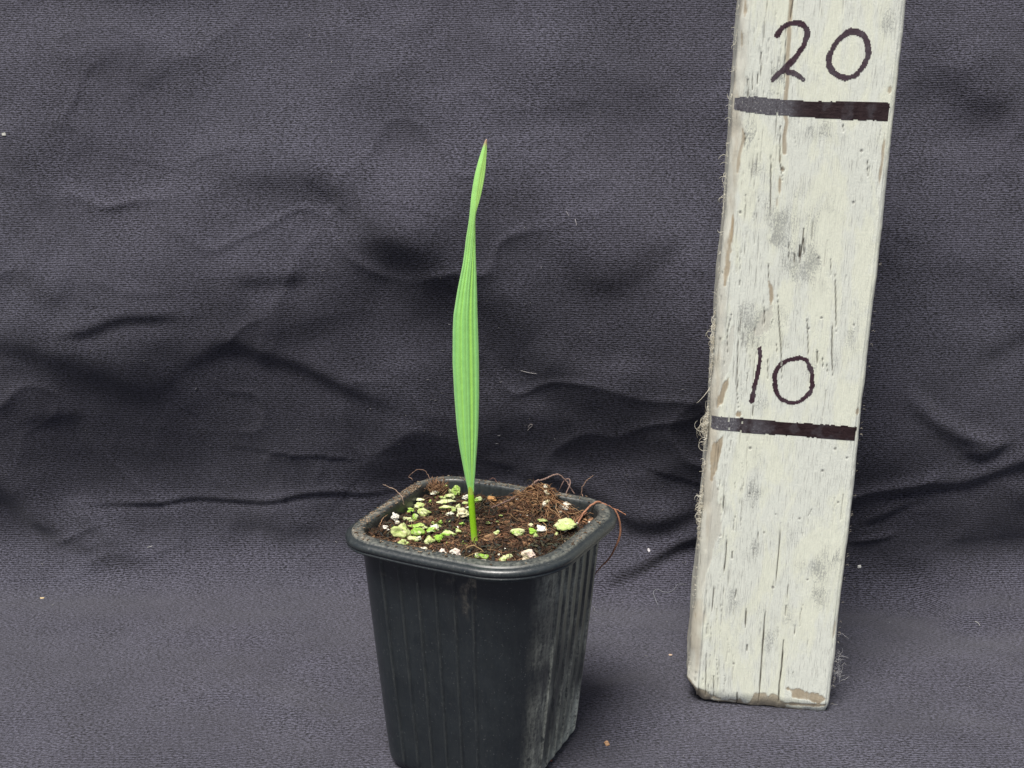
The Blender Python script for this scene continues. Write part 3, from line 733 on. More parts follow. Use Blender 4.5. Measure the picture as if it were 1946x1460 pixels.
root_obj([z2(1050, 880, -6.9), z2(1100, 780, -6.5), z2(1170, 660, -6.1), z2(1240, 580, -5.8), z2(1310, 530, -5.6), z2(1380, 545, -5.5), z2(1450, 580, -5.5), z2(1540, 620, -5.4), z2(1625, 665, -5.4)],
         .034, (.42, .20, .12), 'reddish root leaning out over the right corner of the rim with a long hanging branch', branches=[([z2(1505, 605, -5.45), z2(1550, 700, -5.5), z2(1568, 820, -5.5), z2(1550, 930, -5.55), z2(1490, 1060, -5.6), z2(1440, 1140, -5.6), z2(1360, 1220, -5.6), z2(1295, 1298, -5.6)], .036),
         ([z2(1080, 850, -6.8), z2(1140, 700, -6.2), z2(1215, 640, -6.0)], .018), ([z2(1030, 860, -7.0), z2(1090, 730, -6.5), z2(1190, 640, -6.0)], .014)])
root_obj([z2(1185, 575, -4.9), z2(1180, 520, -4.7), z2(1158, 440, -4.6), z2(1160, 380, -4.6), z2(1190, 320, -4.6), z2(1230, 280, -4.6), z2(1275, 250, -4.6)], .013, (.42, .27, .19), 'thin pale rootlet standing up by the back right rim')
root_obj([z2(255, 425, -3.4), z2(250, 370, -3.2), z2(240, 300, -3.1), z2(210, 275, -3.1), z2(165, 285, -3.1)], .010, (.34, .18, .14), 'fine reddish rootlet curling over the back rim')
root_obj([z1(715, 555, -6.3), z1(700, 490, -6.3), z1(660, 430, -6.2), z1(600, 385, -6.2), z1(545, 365, -6.2), z1(495, 340, -6.2)], .013, (.50, .36, .27), 'pale rootlet poking out over the left rim')
root_obj([z1(1020, 400, -3.6), z1(1000, 310, -3.4), z1(970, 230, -3.3), z1(930, 190, -3.3), z1(870, 182, -3.3), z1(810, 215, -3.3), z1(765, 262, -3.3)], .010, (.36, .23, .17), 'thin rootlet arching over the back left corner', branches=[([z1(765, 262, -3.3), z1(800, 280, -3.4), z1(808, 305, -3.4)], .01)])
root_obj([z2(925, 740, -6.2), z2(910, 660, -6.0), z2(885, 600, -5.8), z2(882, 540, -5.6)], .011, (.55, .36, .2), 'straight tan rootlet above the largest pale green crumb')
root_obj([z1(1380, 1020, -8.6), z1(1440, 995, -8.6), z1(1500, 1010, -8.6), z1(1565, 1055, -8.8)], .011, (.60, .42, .2), 'tan rootlet bent in front of the foot of the stem')
root_obj([z1(1370, 1115, -9.2), z1(1430, 1095, -9.1), z1(1500, 1070, -9.0), z1(1570, 1060, -8.9)], .009, (.52, .36, .16), 'yellowish rootlet lying near the front rim')
root_obj([z1(450, 790, -7.6), z1(470, 745, -7.4), z1(500, 700, -7.2), z1(545, 665, -7.0)], .009, (.50, .30, .17), 'fine rootlet lying by the left rim')

# ------------------------------------------------------------------ the seedling
SP, _n = shoot(soil_bvh, 905, 1030)
SY = SP[1]
seed_e = bpy.data.objects.new('seedling', None); col.objects.link(seed_e); seed_e.location = Vector(SP*CM); seed_e.empty_display_size = .01
tag(seed_e, 'young palm seedling with a single upright pleated green leaf rising from the pot', 'seedling')
NY = np.array([0, 1., 0])
def lp(px, py, off=0.0): return on_plane(px, py, np.array([0, SY+off, 0]), NY)
LEAF = [(937, 890.2, 900.8, .5), (931, 889.8, 900.4, .5), (916, 886, 901.6, .5), (901, 882.8, 903.0, .5), (871, 877, 905, .5), (841, 871.7, 907.5, .5), (811, 868, 909, .5), (750.6, 863.3, 910.5, .5), (690, 860.2, 910.2, .5), (630, 860.5, 908.7, .5), (600, 861.7, 907.6, .5),
        (579.5, 865, 907, .5), (554, 869, 906.5, .5), (528.8, 874, 905.7, .52), (503.5, 879.3, 904.7, .55), (478, 882.9, 903.9, .62), (452.8, 885.7, 903.4, .72), (427, 890, 903.1, .88), (412, 892, 903.4, .93),
        (402, 893, 905.2, .82), (389, 894.2, 909.2, .62), (376.7, 895.3, 912.8, .48), (364, 897, 915.8, .45), (351.4, 898.9, 918.4, .42), (338, 901.2, 920.6, .42), (326, 903.9, 922.4, .42), (313, 907.2, 923.5, .45), (300.7, 910.8, 924.2, .5), (288, 914.8, 925.0, .52), (275.3, 919.1, 925.4, .55), (269, 921.5, 925.2, .55), (264.7, 924.0, 924.8, .5)]
LA = np.array(LEAF); yq = np.linspace(937, 264.7, 240)
def itp(c): 
    a = np.interp(yq, LA[::-1, 0], LA[::-1, c]); 
    k_ = np.ones(5)/5; b = np.convolve(np.pad(a, 2, 'edge'), k_, 'valid'); return np.where((yq < 275), a, b)
xl, xr, mf = itp(1), itp(2), itp(3)
NU = 41; V = []; C_ = []
for i, y in enumerate(yq):
    for j in range(NU):
        u = j/(NU-1)
        # u < .5 left half of the blade, u > .5 right half; the fold (midrib) sits at mf
        q = mf[i]*(u/.5) if u < .5 else mf[i]+(1-mf[i])*((u-.5)/.5)
        px = xl[i]+(xr[i]-xl[i])*q
        wcm = (xr[i]-xl[i])/66
        fold = 1-sstep(395, 470, np.array(y)).item()                          # upper third folds along the midrib
        pleat = .010*math.cos(u*2*math.pi*6)*min(1, wcm/.5)*(1-.6*fold)
        v_keel = (-.10*(1-abs(u-.5)*2))*wcm*(1-fold)
        off = pleat+v_keel + fold*(-.10+(.04*(u-.5) if u > .5 else .15*(.5-u)))
        bend = .25*((937-y)/670)**2
        V.append(lp(px, y, off+bend))
        s_ = min(1, max(0, .62+.26*math.cos(u*2*math.pi*6+.6)+.12*math.sin(u*61)+.10*math.sin(u*143)-.45*max(0, abs(u-.5)*2-.72)/.28))
        up_t = float(sstep(620, 380, np.array(y)))
        dk = np.array((.27, .62, .22)); lt = np.array((.39, .80, .21)); yg = np.array((.45, .86, .12))
        c = dk*(1-s_)+lt*s_ if s_ < 1 else lt
        mid_ = math.exp(-((u-.70)/.06)**2)*.7+math.exp(-((u-.30)/.07)**2)*.35
        c = c*(1-mid_)+yg*mid_; c = c*(1-.55*up_t)+np.array((.44, .80, .24))*.55*up_t
        if u > .5: c = c*(1-fold*.5)+np.array((.52, .84, .20))*fold*.5  # folded lobe's colour lifted to offset the shade on its facing
        if min(u, 1-u) < .03: c = c*.7+np.array((.5, .72, .35))*.3
        if abs(u-.5) < .02 and y > 480: c = c*.72
        tipc = float(sstep(284, 266, np.array(y))); c = c*(1-tipc)+np.array((.62, .40, .27))*tipc
        C_.append(c)
V = np.array(V)-SP
leaf = link('leaf_blade', mesh('leaf_blade', V, grid_faces(len(yq), NU), cols={'Col': np.array(C_)}), leafm, seed_e)
sf = leaf.modifiers.new('thickness', 'SOLIDIFY'); sf.thickness = .012*CM; sf.offset = 0
# stem / sheath: a slightly bent round stem that wraps the leaf's foot
ST = [(1040, 896.8, 910.8), (1032, 896.4, 909.5), (1021.7, 895.2, 907.8), (1006, 894, 906.2), (991.6, 892.8, 904.8), (976, 891.4, 903.6), (961.4, 890.4, 902.7), (945, 889.8, 901.4), (934, 889.6, 899.5), (928, 890.2, 896.8), (924, 891.5, 894.0)]
ys = np.array([s[0] for s in ST]); V = []; C_ = []; yq2 = np.linspace(1040, 924, 60)
SL = np.interp(yq2, ys[::-1], [s[1] for s in ST][::-1]); SR = np.interp(yq2, ys[::-1], [s[2] for s in ST][::-1])
for i, y in enumerate(yq2):
    cx = (SL[i]+SR[i])/2; r = (SR[i]-SL[i])/2*((SP-CAM)@fw)/F_PX; c0 = lp(cx, y)
    for j in range(24):
        th = math.tau*j/24; V.append(c0+np.array([math.cos(th)*r, math.sin(th)*max(r, .08)*.9-.02, 0]))
        t = (1040-y)/116; foot = math.exp(-(t/.16)**2)
        c = np.array((.30, .62, .02))*(1-foot)+np.array((.52, .62, .16))*foot
        c = c*(1-.3*max(0, t-.6))+np.array((.12, .36, .03))*.3*max(0, t-.6)
        if y < 938: c = c*.4+np.array((.45, .5, .12))*.6
        C_.append(c*(1+.06*math.sin(j*3)))
stem = link('stem', mesh('stem', np.array(V)-SP, grid_faces(len(yq2), 24, wrap=True), cols={'Col': np.array(C_)}), stemm, seed_e)

# ------------------------------------------------------------------ the measuring post
BX, BY, BYAW, BLEAN, BSIDE, BW, BT = 8.28, -4.246, -.17, .0288, .0394, 4.80, 3.9
def _rx(a): c, s = math.cos(a), math.sin(a); return np.array([[1, 0, 0], [0, c, -s], [0, s, c]])
def _ry(a): c, s = math.cos(a), math.sin(a); return np.array([[c, 0, s], [0, 1, 0], [-s, 0, c]])
def _rz(a): c, s = math.cos(a), math.sin(a); return np.array([[c, -s, 0], [s, c, 0], [0, 0, 1]])
BR = _rz(BYAW)@_ry(BSIDE)@_rx(-BLEAN); B0 = np.array([BX, BY-.30, .03])
def buv(px, py):
    p = on_plane(px, py, B0, BR[:, 1]); q = BR.T@(p-B0); return q[0], q[2]
post = bpy.data.objects.new('measuring_post', None); col.objects.link(post); post.empty_display_size = .01
post.matrix_world = Matrix([list(BR[i])+[B0[i]*CM] for i in range(3)]+[[0, 0, 0, 1]])
tag(post, 'weathered white painted timber post marked 10 and 20, standing against the cloth', 'measuring post')
HW = BW/2; rl, rr_ = .30, .16
fu = np.linspace(-HW+rl, HW-rr_, 172)
per = [(u, 0.0) for u in fu]
for a in np.linspace(0, math.pi/2, 9)[1:]: per.append((HW-rr_+rr_*math.sin(a), rr_-rr_*math.cos(a)))
for t in np.linspace(rr_, BT-.2, 18)[1:]: per.append((HW, t))
for a in np.linspace(0, math.pi/2, 5)[1:]: per.append((HW-.2+.2*math.cos(a), BT-.2+.2*math.sin(a)))
for u in np.linspace(HW-.2, -HW+.2, 16)[1:]: per.append((u, BT))
for a in np.linspace(0, math.pi/2, 5)[1:]: per.append((-HW+.2-.2*math.sin(a), BT-.2+.2*math.cos(a)))
for t in np.linspace(BT-.2, rl, 40)[1:]: per.append((-HW, t))
for a in np.linspace(0, math.pi/2, 13)[1:-1]: per.append((-HW+rl-rl*math.cos(a), rl-rl*math.sin(a)))
per = np.array(per); NPp = len(per)
vrow = np.concatenate([np.arange(0, 24.2, .03), np.linspace(24.2, 31, 40)[1:]])
U = np.tile(per[:, 0], (len(vrow), 1)); T = np.tile(per[:, 1], (len(vrow), 1)); Vv = np.tile(vrow[:, None], (1, NPp))
nu = np.gradient(per[:, 1]); nt_ = -np.gradient(per[:, 0]); ln = np.hypot(nu, nt_); nu /= ln; nt_ /= ln
front = (np.tile(per[:, 1], (len(vrow), 1)) < .02)
uu = U - T*(U < -HW+.31)*1.0                                       # unrolled coordinate so that the left side continues the front
# wear masks
def c6(X, Y): return buv(1340+X/2.92, Y/2.92)
def c7(X, Y): return buv(1300+X/3.245, 450+Y/3.245)
def c8(X, Y): return buv(1260+X/2.755, 850+Y/2.755)
bare = np.zeros(U.shape); grey = np.zeros(U.shape); crack = np.zeros(U.shape); spots = np.zeros(U.shape)
warp_u = (fbm(uu*2.2, Vv*2.2, 201, 4)-.5); fineN = (fbm(uu*9, Vv*2.6, 205, 4)-.5)
def stroke(mask, pts, wd, rag=1.0, soft=.02, amp=1.0, taper=True):
    u0, u1 = min(p[0] for p in pts)-wd-.5, max(p[0] for p in pts)+wd+.5; v0, v1 = min(p[1] for p in pts)-wd-.5, max(p[1] for p in pts)+wd+.5
    ri = np.where((vrow > v0) & (vrow < v1))[0]
    if len(ri) == 0: return
    s_ = slice(ri[0], ri[-1]+1)
    d, sg, t = segdist(uu[s_]+rag*.10*warp_u[s_]*min(1, wd*8), Vv[s_], [tuple(map(float, p)) for p in pts])
    ww = wd*(np.clip(np.minimum(t, 1-t)*5, .25, 1) if taper else 1)+rag*fineN[s_]*wd*1.3
    mask[s_] = np.maximum(mask[s_], amp*sstep(soft, -soft, d-ww))
def S6(m_, pts, w_, **k_): stroke(m_, [c6(*p) for p in pts], w_/2.92/60/2, **k_)
def S7(m_, pts, w_, **k_): stroke(m_, [c7(*p) for p in pts], w_/3.245/60/2, **k_)
def S8(m_, pts, w_, **k_): stroke(m_, [c8(*p) for p in pts], w_/2.755/60/2, **k_)
S6(bare, [(480, -60), (470, 110), (466, 200), (455, 330), (457, 400), (455, 480), (446, 560), (440, 620), (455, 680), (440, 760), (440, 850)], 20, amp=.8, rag=.8, taper=False)
S6(bare, [(415, 980), (412, 1080)], 15, amp=.85); S6(bare, [(430, 925), (430, 950)], 14, amp=.7); S6(bare, [(418, 860), (414, 900)], 12, amp=.8)
S6(bare, [(205, 715), (215, 760), (192, 850), (178, 960)], 20, amp=.75); S6(bare, [(155, 1170), (148, 1290), (128, 1420)], 18); S6(bare, [(995, 745), (988, 850), (965, 1030)], 15, amp=.8)
S6(bare, [(215, -30), (217, 90)], 22, amp=.8); S6(bare, [(190, 170), (195, 270)], 22, amp=.8); S6(bare, [(1030, 480), (1022, 520)], 18, amp=.7); S6(bare, [(400, 1100), (395, 1150)], 10, amp=.5)
S7(bare, [(285, -40), (275, 80), (252, 240), (250, 300)], 40, amp=.85); S7(bare, [(524, 275), (540, 320), (532, 420)], 24, amp=.9)
S7(bare, [(272, 875), (245, 950), (205, 1050)], 36, amp=.9); S7(bare, [(330, 1080), (340, 1110)], 38, amp=.95); S7(bare, [(250, 1215), (205, 1300), (185, 1420), (165, 1500)], 46, amp=.9)
S7(bare, [(1070, 1060), (1066, 1100)], 22, amp=.8); S7(bare, [(1065, 1180), (1060, 1240)], 14, amp=.6)
S8(bare, [(268, -20), (245, 90)], 34, amp=.9); S8(bare, [(650, 1265), (720, 1300), (860, 1325)], 60, amp=.9); S8(bare, [(120, 1250), (200, 1310), (300, 1325)], 42, amp=.75)
S8(bare, [(460, 1335), (500, 1330)], 30, amp=.8); S8(bare, [(620, 1350), (860, 1360)], 22, amp=.9); S8(bare, [(155, 865), (155, 905)], 14, amp=.7); S8(bare, [(905, 900), (890, 1000)], 16, amp=.6)
S8(bare, [(340, 1330), (420, 1345)], 16, amp=.8)
# greyed bare fibre on the left edge and beyond the left corner
edge = sstep(-HW+.42, -HW+.12, uu+.35*warp_u)
grey = np.maximum(grey, edge*.9)
S8(grey, [(215, 40), (235, 160), (250, 330), (240, 450), (215, 560), (200, 700)], 95, amp=.9); S8(grey, [(190, 700), (170, 900), (160, 1200)], 60, amp=.7)
S7(grey, [(170, 900), (170, 1200), (160, 1450)], 90, amp=.95); S7(grey, [(420, 620), (470, 570), (515, 490), (535, 440)], 62, amp=.75); S7(grey, [(230, 0), (220, 300), (190, 600), (180, 900)], 70, amp=.8)
S7(grey, [(310, 560), (260, 740), (220, 900)], 60, amp=.6)
S6(grey, [(200, 0), (190, 500), (160, 900), (120, 1400)], 60, amp=.7); grey = np.maximum(grey, sstep(HW-.14, HW-.04, U+.1*warp_u)*.7*(T < 1)+.8*(T > 1.0)*(U > 0))
rightedge = sstep(.02, .12, T)*(U > HW-.3)*sstep(.45, .6, fbm(uu*2, Vv*.8, 214, 3)); bare = np.maximum(bare, .55*rightedge)
bare = np.maximum(bare, .35*edge*sstep(.52, .66, fbm(uu*1.5, Vv*.7, 211, 3)))
bare = np.maximum(bare, .8*sstep(.0, -.06, Vv-.10-.5*sstep(.5, .75, fbm(uu*1.6, uu*0+2, 208, 3))-.12*fineN)*(T < 1))
# cracks
for p_, w_ in (([(500, -60), (484, 30), (472, 110)], 5), ([(365, 860), (364, 1050), (360, 1200)], 5), ([(417, 700), (415, 900), (430, 1000)], 4), ([(548, 1270), (540, 1350), (525, 1460)], 6), ([(312, 290), (308, 450)], 3), ([(292, 400), (290, 480)], 4),
               ([(263, 430), (262, 500)], 4), ([(765, 690), (767, 730)], 3), ([(450, 130), (440, 500)], 3), ([(238, 440), (236, 560)], 3), ([(900, 880), (903, 980)], 3), ([(600, 1230), (590, 1350)], 3)): S6(crack, p_, w_, rag=.35, soft=.012)
for p_, w_ in (([(520, 165), (521, 280)], 4), ([(575, 350), (588, 560), (598, 700), (604, 905)], 5), ([(931, 230), (936, 420), (938, 590)], 5), ([(915, 530), (911, 720), (917, 870)], 6), ([(757, 490), (764, 620), (766, 760)], 4), ([(714, 50), (709, 140)], 8),
               ([(736, 0), (741, 110)], 6), ([(680, 95), (680, 175)], 5), ([(335, 560), (330, 760), (326, 960), (337, 1060)], 4), ([(515, 740), (517, 880)], 3), ([(820, 695), (822, 790)], 6), ([(495, 440), (497, 560)], 4), ([(853, 740), (856, 820)], 3),
               ([(645, 20), (645, 160)], 3), ([(425, 1030), (423, 1120)], 4), ([(905, 140), (905, 240)], 3), ([(292, 480), (265, 600), (270, 740)], 3), ([(880, 780), (884, 850)], 3), ([(570, 660), (574, 730)], 3)): S7(crack, p_, w_, rag=.35, soft=.012)
for p_, w_ in (([(334, 465), (330, 560), (317, 675)], 6), ([(617, 395), (605, 560), (588, 725)], 5), ([(536, 830), (525, 1000), (512, 1180), (500, 1350)], 7), ([(631, 1010), (622, 1150), (608, 1250), (604, 1370)], 7), ([(266, 715), (257, 860)], 4), ([(436, 845), (430, 945)], 6),
               ([(441, 1030), (438, 1075)], 5), ([(226, 1080), (222, 1310)], 4), ([(388, 1285), (388, 1360)], 6), ([(655, 715), (650, 805)], 3), ([(645, 830), (641, 890)], 3), ([(691, 925), (688, 985)], 3), ([(320, 245), (315, 335)], 4), ([(362, 545), (362, 590)], 5), ([(265, 1200), (264, 1320)], 4),
               ([(385, 740), (375, 800)], 4), ([(498, 440), (497, 500)], 3)): S8(crack, p_, w_, rag=.35, soft=.012)
# many hairline checks
for i in range(95):
    u0 = random.gauss(-1.55, .35); v0 = random.uniform(.1, 24); L_ = random.uniform(.3, 1.5)
    stroke(crack, [(u0, v0), (u0+random.gauss(0, .02), v0+L_*.5), (u0+random.gauss(0, .03), v0+L_)], random.uniform(.002, .007), rag=.3, soft=.012, amp=random.uniform(.4, .8))
for i in range(80):
    u0 = random.uniform(-2.2, 2.2); v0 = random.uniform(.1, 24); L_ = random.uniform(.15, .9)
    if random.random() < .5: u0 = random.gauss(-1.5, .5)
    stroke(crack, [(u0, v0), (u0+random.gauss(0, .02), v0+L_*.5), (u0+random.gauss(0, .03), v0+L_)], random.uniform(.003, .009), rag=.3, soft=.012, amp=random.uniform(.35, .8))
for (f_, x_, y_, r_) in [(c8, 835, 125, 7), (c8, 455, 245, 6), (c8, 590, 352, 4), (c8, 715, 375, 6), (c8, 530, 448, 5), (c8, 903, 8, 6), (c8, 370, 1135, 6), (c8, 917, 290, 5), (c8, 495, 240, 4), (c8, 297, 465, 5), (c8, 757, 695, 5), (c8, 575, 735, 8),
                       (c7, 830, 132, 6), (c7, 932, 1310, 7), (c7, 1005, 1365, 6), (c7, 853, 1445, 7), (c7, 768, 568, 6), (c7, 848, 502, 6), (c7, 1047, 545, 5), (c7, 408, 1305, 7), (c6, 823, 1125, 7), (c6, 867, 838, 7), (c6, 630, 1435, 6), (c6, 195, 1180, 7), (c6, 432, 945, 9)]:
    u0, v0 = f_(x_, y_); stroke(spots, [(u0, v0-.005), (u0, v0+.005)], r_/3/60, rag=.3, soft=.015, amp=.8, taper=False)
# grime clouds
grime = .18*sstep(.45, .75, fbm(uu*.55, Vv*.3, 221, 4))+.0*U
for (f_, x_, y_, ru, rv, a) in [(c6, 380, 1270, 110, 150, .8), (c6, 255, 850, 70, 180, .75), (c6, 600, 720, 120, 50, .7), (c6, 690, 1280, 110, 140, .75), (c6, 1000, 110, 60, 70, .6), (c6, 300, 540, 150, 50, .6), (c6, 250, 200, 60, 140, .45), (c6, 860, 880, 90, 110, .4), (c6, 440, 420, 90, 60, .7), (c6, 540, 1050, 60, 120, .35),
                              (c7, 740, 170, 150, 120, .75), (c7, 400, 540, 90, 160, .75), (c7, 880, 830, 110, 80, .8), (c7, 560, 560, 80, 120, .45), (c7, 620, 880, 60, 80, .6), (c7, 480, 1030, 120, 60, .5), (c7, 1060, 620, 60, 90, .55), (c7, 900, 100, 50, 180, .5),
                              (c7, 600, 30, 120, 60, .6), (c8, 500, 500, 80, 120, .7), (c8, 470, 240, 60, 90, .75), (c8, 760, 650, 110, 90, .8), (c8, 590, 870, 90, 130, .75), (c8, 330, 780, 90, 120, .65), (c8, 890, 575, 50, 60, .8), (c8, 700, 480, 60, 120, .55), (c8, 560, 1000, 50, 120, .6),
                              (c8, 450, 60, 120, 120, .3), (c8, 760, 300, 120, 120, .3), (c8, 870, 1020, 60, 90, .5), (c8, 260, 500, 60, 90, .5), (c8, 820, 780, 60, 70, .6)]:
    u0, v0 = f_(x_, y_); sc = 1/(3*60)
    q = ((uu-u0)/(ru*sc))**2+((Vv-v0)/(rv*sc))**2
    grime = np.maximum(grime, a*1.35*np.exp(-q*.6)*sstep(.36, .66, fbm(uu*2.6+warp_u, Vv*1.1, 225, 5)))
grime = np.clip(grime, 0, 1)
# displace: flakes, cracks, gouges
disp = -.013*bare-.009*grey*(1+fineN*3)-.05*crack-.02*spots+.012*(fbm(uu*.8, Vv*.3, 231, 3)-.5)+.012*fineN
disp += -.03*(np.abs(np.tile(nu, (len(vrow), 1))) > .05)*(fbm(uu*3, Vv*1.2, 233, 4))*1.6
# the edges wander
disp += np.where(U < -HW+.35, .10*(fbm(Vv*.35, Vv*0+3, 240, 4)-.5)*2-.03, 0)+np.where(U > HW-.2, .035*(fbm(Vv*.25, T*.6+9, 243, 3)-.5)*2, 0)
disp += np.where(U < -HW+.35, .13*np.clip(1-Vv/5, 0, 1), 0)
# worn foot
foot = np.clip(1-Vv/.55, 0, 1)
cornerL = np.exp(-((U+HW)/.45)**2); disp -= (foot**2)*(.10+.30*cornerL+.10*fbm(uu*3, Vv*2, 250, 3))
PU = U+nu[None]*disp; PT = T+nt_[None]*disp
Vbot = .02+.10*(fbm(uu*2.2, uu*0, 255, 3)-.35)+.42*np.exp(-((U+HW)/.28)**2)*(T < 1.5)-.0*U
PV = Vv+np.maximum(0, Vbot)*np.clip(1-Vv/1.2, 0, 1)
Pm = np.stack([PU, PT, PV], -1).reshape(-1, 3)
Fp = [tuple(f) for f in grid_faces(len(vrow), NPp, wrap=True).tolist()]
nV = len(Pm); Pm = np.vstack([Pm, [[0, BT/2, .12]], [[0, BT/2, 31.02]]])
Fp += [((k_+1) % NPp, k_, nV) for k_ in range(NPp)]+[((len(vrow)-1)*NPp+k_, (len(vrow)-1)*NPp+(k_+1) % NPp, nV+1) for k_ in range(NPp)]
def pad(a): return np.vstack([a.reshape(-1, 3), [[1, 0, 0], [1, 0, 0]]])
wear = pad(np.stack([bare*sstep(-1, 1, 1+fineN*2), np.clip(grey, 0, 1), crack], -1)); gr = pad(np.stack([grime, spots, 0*grime], -1))
pb = link('post_body', mesh('post_body', Pm, Fp, True, cols={'Wear': wear, 'Grime': gr}), post_mat, post)

# marker strokes: thin ink films on the front face, own meshes
nf = len(fu)
def film(name, mask, mat, fade, label=None):
    mq = mask[:, :]
    cols_ = list(range(nf))+[nf, nf+1, nf+2]
    left = list(range(NPp-8, NPp))
    order = left+cols_
    Mk = mq[:, order] > .5
    idx = -np.ones(Mk.shape, int); V = []; Fd = []; FF = []
    fm = Mk[:-1, :-1] & Mk[1:, :-1] & Mk[:-1, 1:] & Mk[1:, 1:]
    use = np.zeros(Mk.shape, bool); use[:-1, :-1] |= fm; use[1:, :-1] |= fm; use[:-1, 1:] |= fm; use[1:, 1:] |= fm
    rr2, cc2 = np.where(use); idx[rr2, cc2] = np.arange(len(rr2))
    oc = np.array(order)[cc2]
    Vx = np.stack([PU[rr2, oc]+nu[oc]*.006, PT[rr2, oc]+nt_[oc]*.006, PV[rr2, oc]], -1)
    r3, c3 = np.where(fm)
    Fa = np.stack([idx[r3, c3], idx[r3, c3+1], idx[r3+1, c3+1], idx[r3+1, c3]], -1)
    o = link(name, mesh(name, Vx, Fa, True, cols={'Fade': np.clip(fade[rr2, oc], 0, 1)}), mat, post)
    if label: o['label'] = label
    return o
edgeN = (fbm(uu*6, Vv*6, 261, 3)-.5)
miss = sstep(.5, .7, bare)*0+crack*.6
def ink_mask(pts, half, rag=.04):
    pts = [tuple(map(float, p)) for p in spline([np.array(p) for p in pts], 5)]
    d, _, t = segdist(uu, Vv, pts); return (d < half+edgeN*rag*2).astype(float)*(miss < .5)
def band(topl, botl):
    tu = np.array(topl); bu = np.array(botl)
    vt = np.interp(uu, tu[:, 0], tu[:, 1]); vb = np.interp(uu, bu[:, 0], bu[:, 1])
    return vt, vb
def line_mark(topp, botp, f_, x0, x1, fadex, label, ym=600):
    vt, vb = band([f_(*p) for p in topp], [f_(*p) for p in botp])
    ua, ub = f_(x0, ym)[0], f_(x1, ym)[0]
    mk = (Vv < vt+edgeN*.05) & (Vv > vb+edgeN*.03) & (uu > ua+edgeN*.08) & (uu < ub+edgeN*.05) & ((U < 0) | (T < .1)) & (T < .6) & ((crack < .5))
    fade = sstep(f_(fadex[1], ym)[0], f_(fadex[0], ym)[0], uu+.25*warp_u)*.95+.25*sstep(.55, .7, fbm(uu*3, Vv*3, 266, 3))+.5*sstep(.5, .62, fbm(uu*1.4, Vv*0+1, 268, 3))*sstep(f_(600, ym)[0], f_(420, ym)[0], uu)
    film('line_mark', mk.astype(float), line_mat, fade, label)
line_mark([(100, 536), (165, 540), (250, 532), (380, 545), (560, 560), (780, 562), (870, 560), (1040, 568)], [(100, 605), (165, 612), (300, 637), (550, 652), (780, 668), (1040, 674)], c6, 130, 1026, (330, 520), 'dark brown hand drawn line under the number 20, faded grey at left')
def c7b(X, Y): return c7(X, Y)
line_mark([(110, 1100), (180, 1105), (350, 1115), (600, 1138), (820, 1152), (1080, 1172)], [(110, 1180), (180, 1195), (280, 1200), (400, 1214), (700, 1232), (900, 1250), (1080, 1265)], c7b, 125, 1066, (300, 350), 'dark brown hand drawn line under the number 10, faded grey at left', 1190)
W2 = 16.5/2.92/60
fd = .35*sstep(.45, .65, fbm(uu*2.5, Vv*2.5, 270, 3))
m1 = ink_mask([c6(400, 195), c6(430, 155), c6(470, 130), c6(515, 126), (c6(550, 146)), c6(567, 185), c6(552, 240), c6(512, 305), c6(460, 360), c6(412, 408), c6(378, 438)], W2)
m2 = ink_mask([c6(390, 430), c6(430, 396), c6(470, 402), c6(510, 412), c6(545, 444)], W2*.85)
film('digit_mark', np.maximum(m1, m2), digit_mat, fd+.5*sstep(c6(0, 330)[1], c6(0, 430)[1], Vv), 'handwritten digit 2 of the number 20')
film('digit_mark', ink_mask([c6(800, 176), c6(850, 180), c6(890, 208), c6(904, 250), c6(902, 310), c6(880, 362), c6(840, 410), c6(795, 431), c6(740, 416), c6(698, 385), c6(684, 330), c6(708, 270), c6(755, 208), c6(806, 172)], W2), digit_mat, fd+.3, 'handwritten digit 0 of the number 20')
W1 = 18/3.245/60
film('digit_mark', ink_mask([c7(468, 688), c7(466, 760), c7(452, 850), c7(430, 940), c7(418, 1018)], W1*.9), digit_mat, fd, 'handwritten digit 1 of the number 10')
film('digit_mark', ink_mask([c7(705, 746), c7(752, 762), c7(783, 820), c7(791, 890), c7(780, 950), c7(735, 1002), c7(668, 1024), c7(608, 1006), c7(570, 955), c7(559, 890), c7(572, 820), c7(625, 770), c7(712, 744)], W1*.92), digit_mat, fd, 'handwritten digit 0 of the number 10')

# torn wood fibres along the left edge
fz = MB()
def edge_pt(py, dx=0.0):
    yA = [0, 200, 400, 600, 800, 1000, 1200, 1310]; xA = [1399, 1388, 1364, 1346, 1334, 1318, 1308, 1302]
    return buv(float(np.interp(py, yA, xA))+dx, py)
def hair(py, l, ang_, curl, r, c=(.62, .60, .50), t0=None):
    u0, v0 = edge_pt(py); u0 = -HW+.04; t = random.uniform(.05, .9) if t0 is None else t0
    P = [np.array([u0, t, v0])]; a = ang_; step = l/9
    bt = random.gauss(0, .5)
    for q in range(9):
        a += curl*random.uniform(.5, 1.5)/3; P.append(P[-1]+step*np.array([-math.cos(a), bt*.4, math.sin(a)]))
        if P[-1][0] > -HW-.005: P[-1][0] = -HW-.005
    fz.tube(spline(P, 2), r, c, sides=4)
for (py, n_, l) in [(15, 3, .3), (60, 4, .25), (75, 3, .3), (90, 2, .2), (128, 3, .3), (185, 4, .25), (205, 3, .25), (235, 3, .3), (275, 2, .2), (305, 3, .35), (335, 4, .55), (350, 3, .4), (370, 7, .38), (380, 5, .3), (405, 4, .4), (440, 2, .2), (485, 2, .2), (515, 7, .35), (565, 2, .3)]:
    for i in range(n_): hair(py+random.gauss(0, 5), l*random.uniform(.5, 1.2), random.choice((-.9, .9, 0, 1.3))+random.gauss(0, .4), random.choice((-.8, .8, 1.8)), random.uniform(.006, .011))
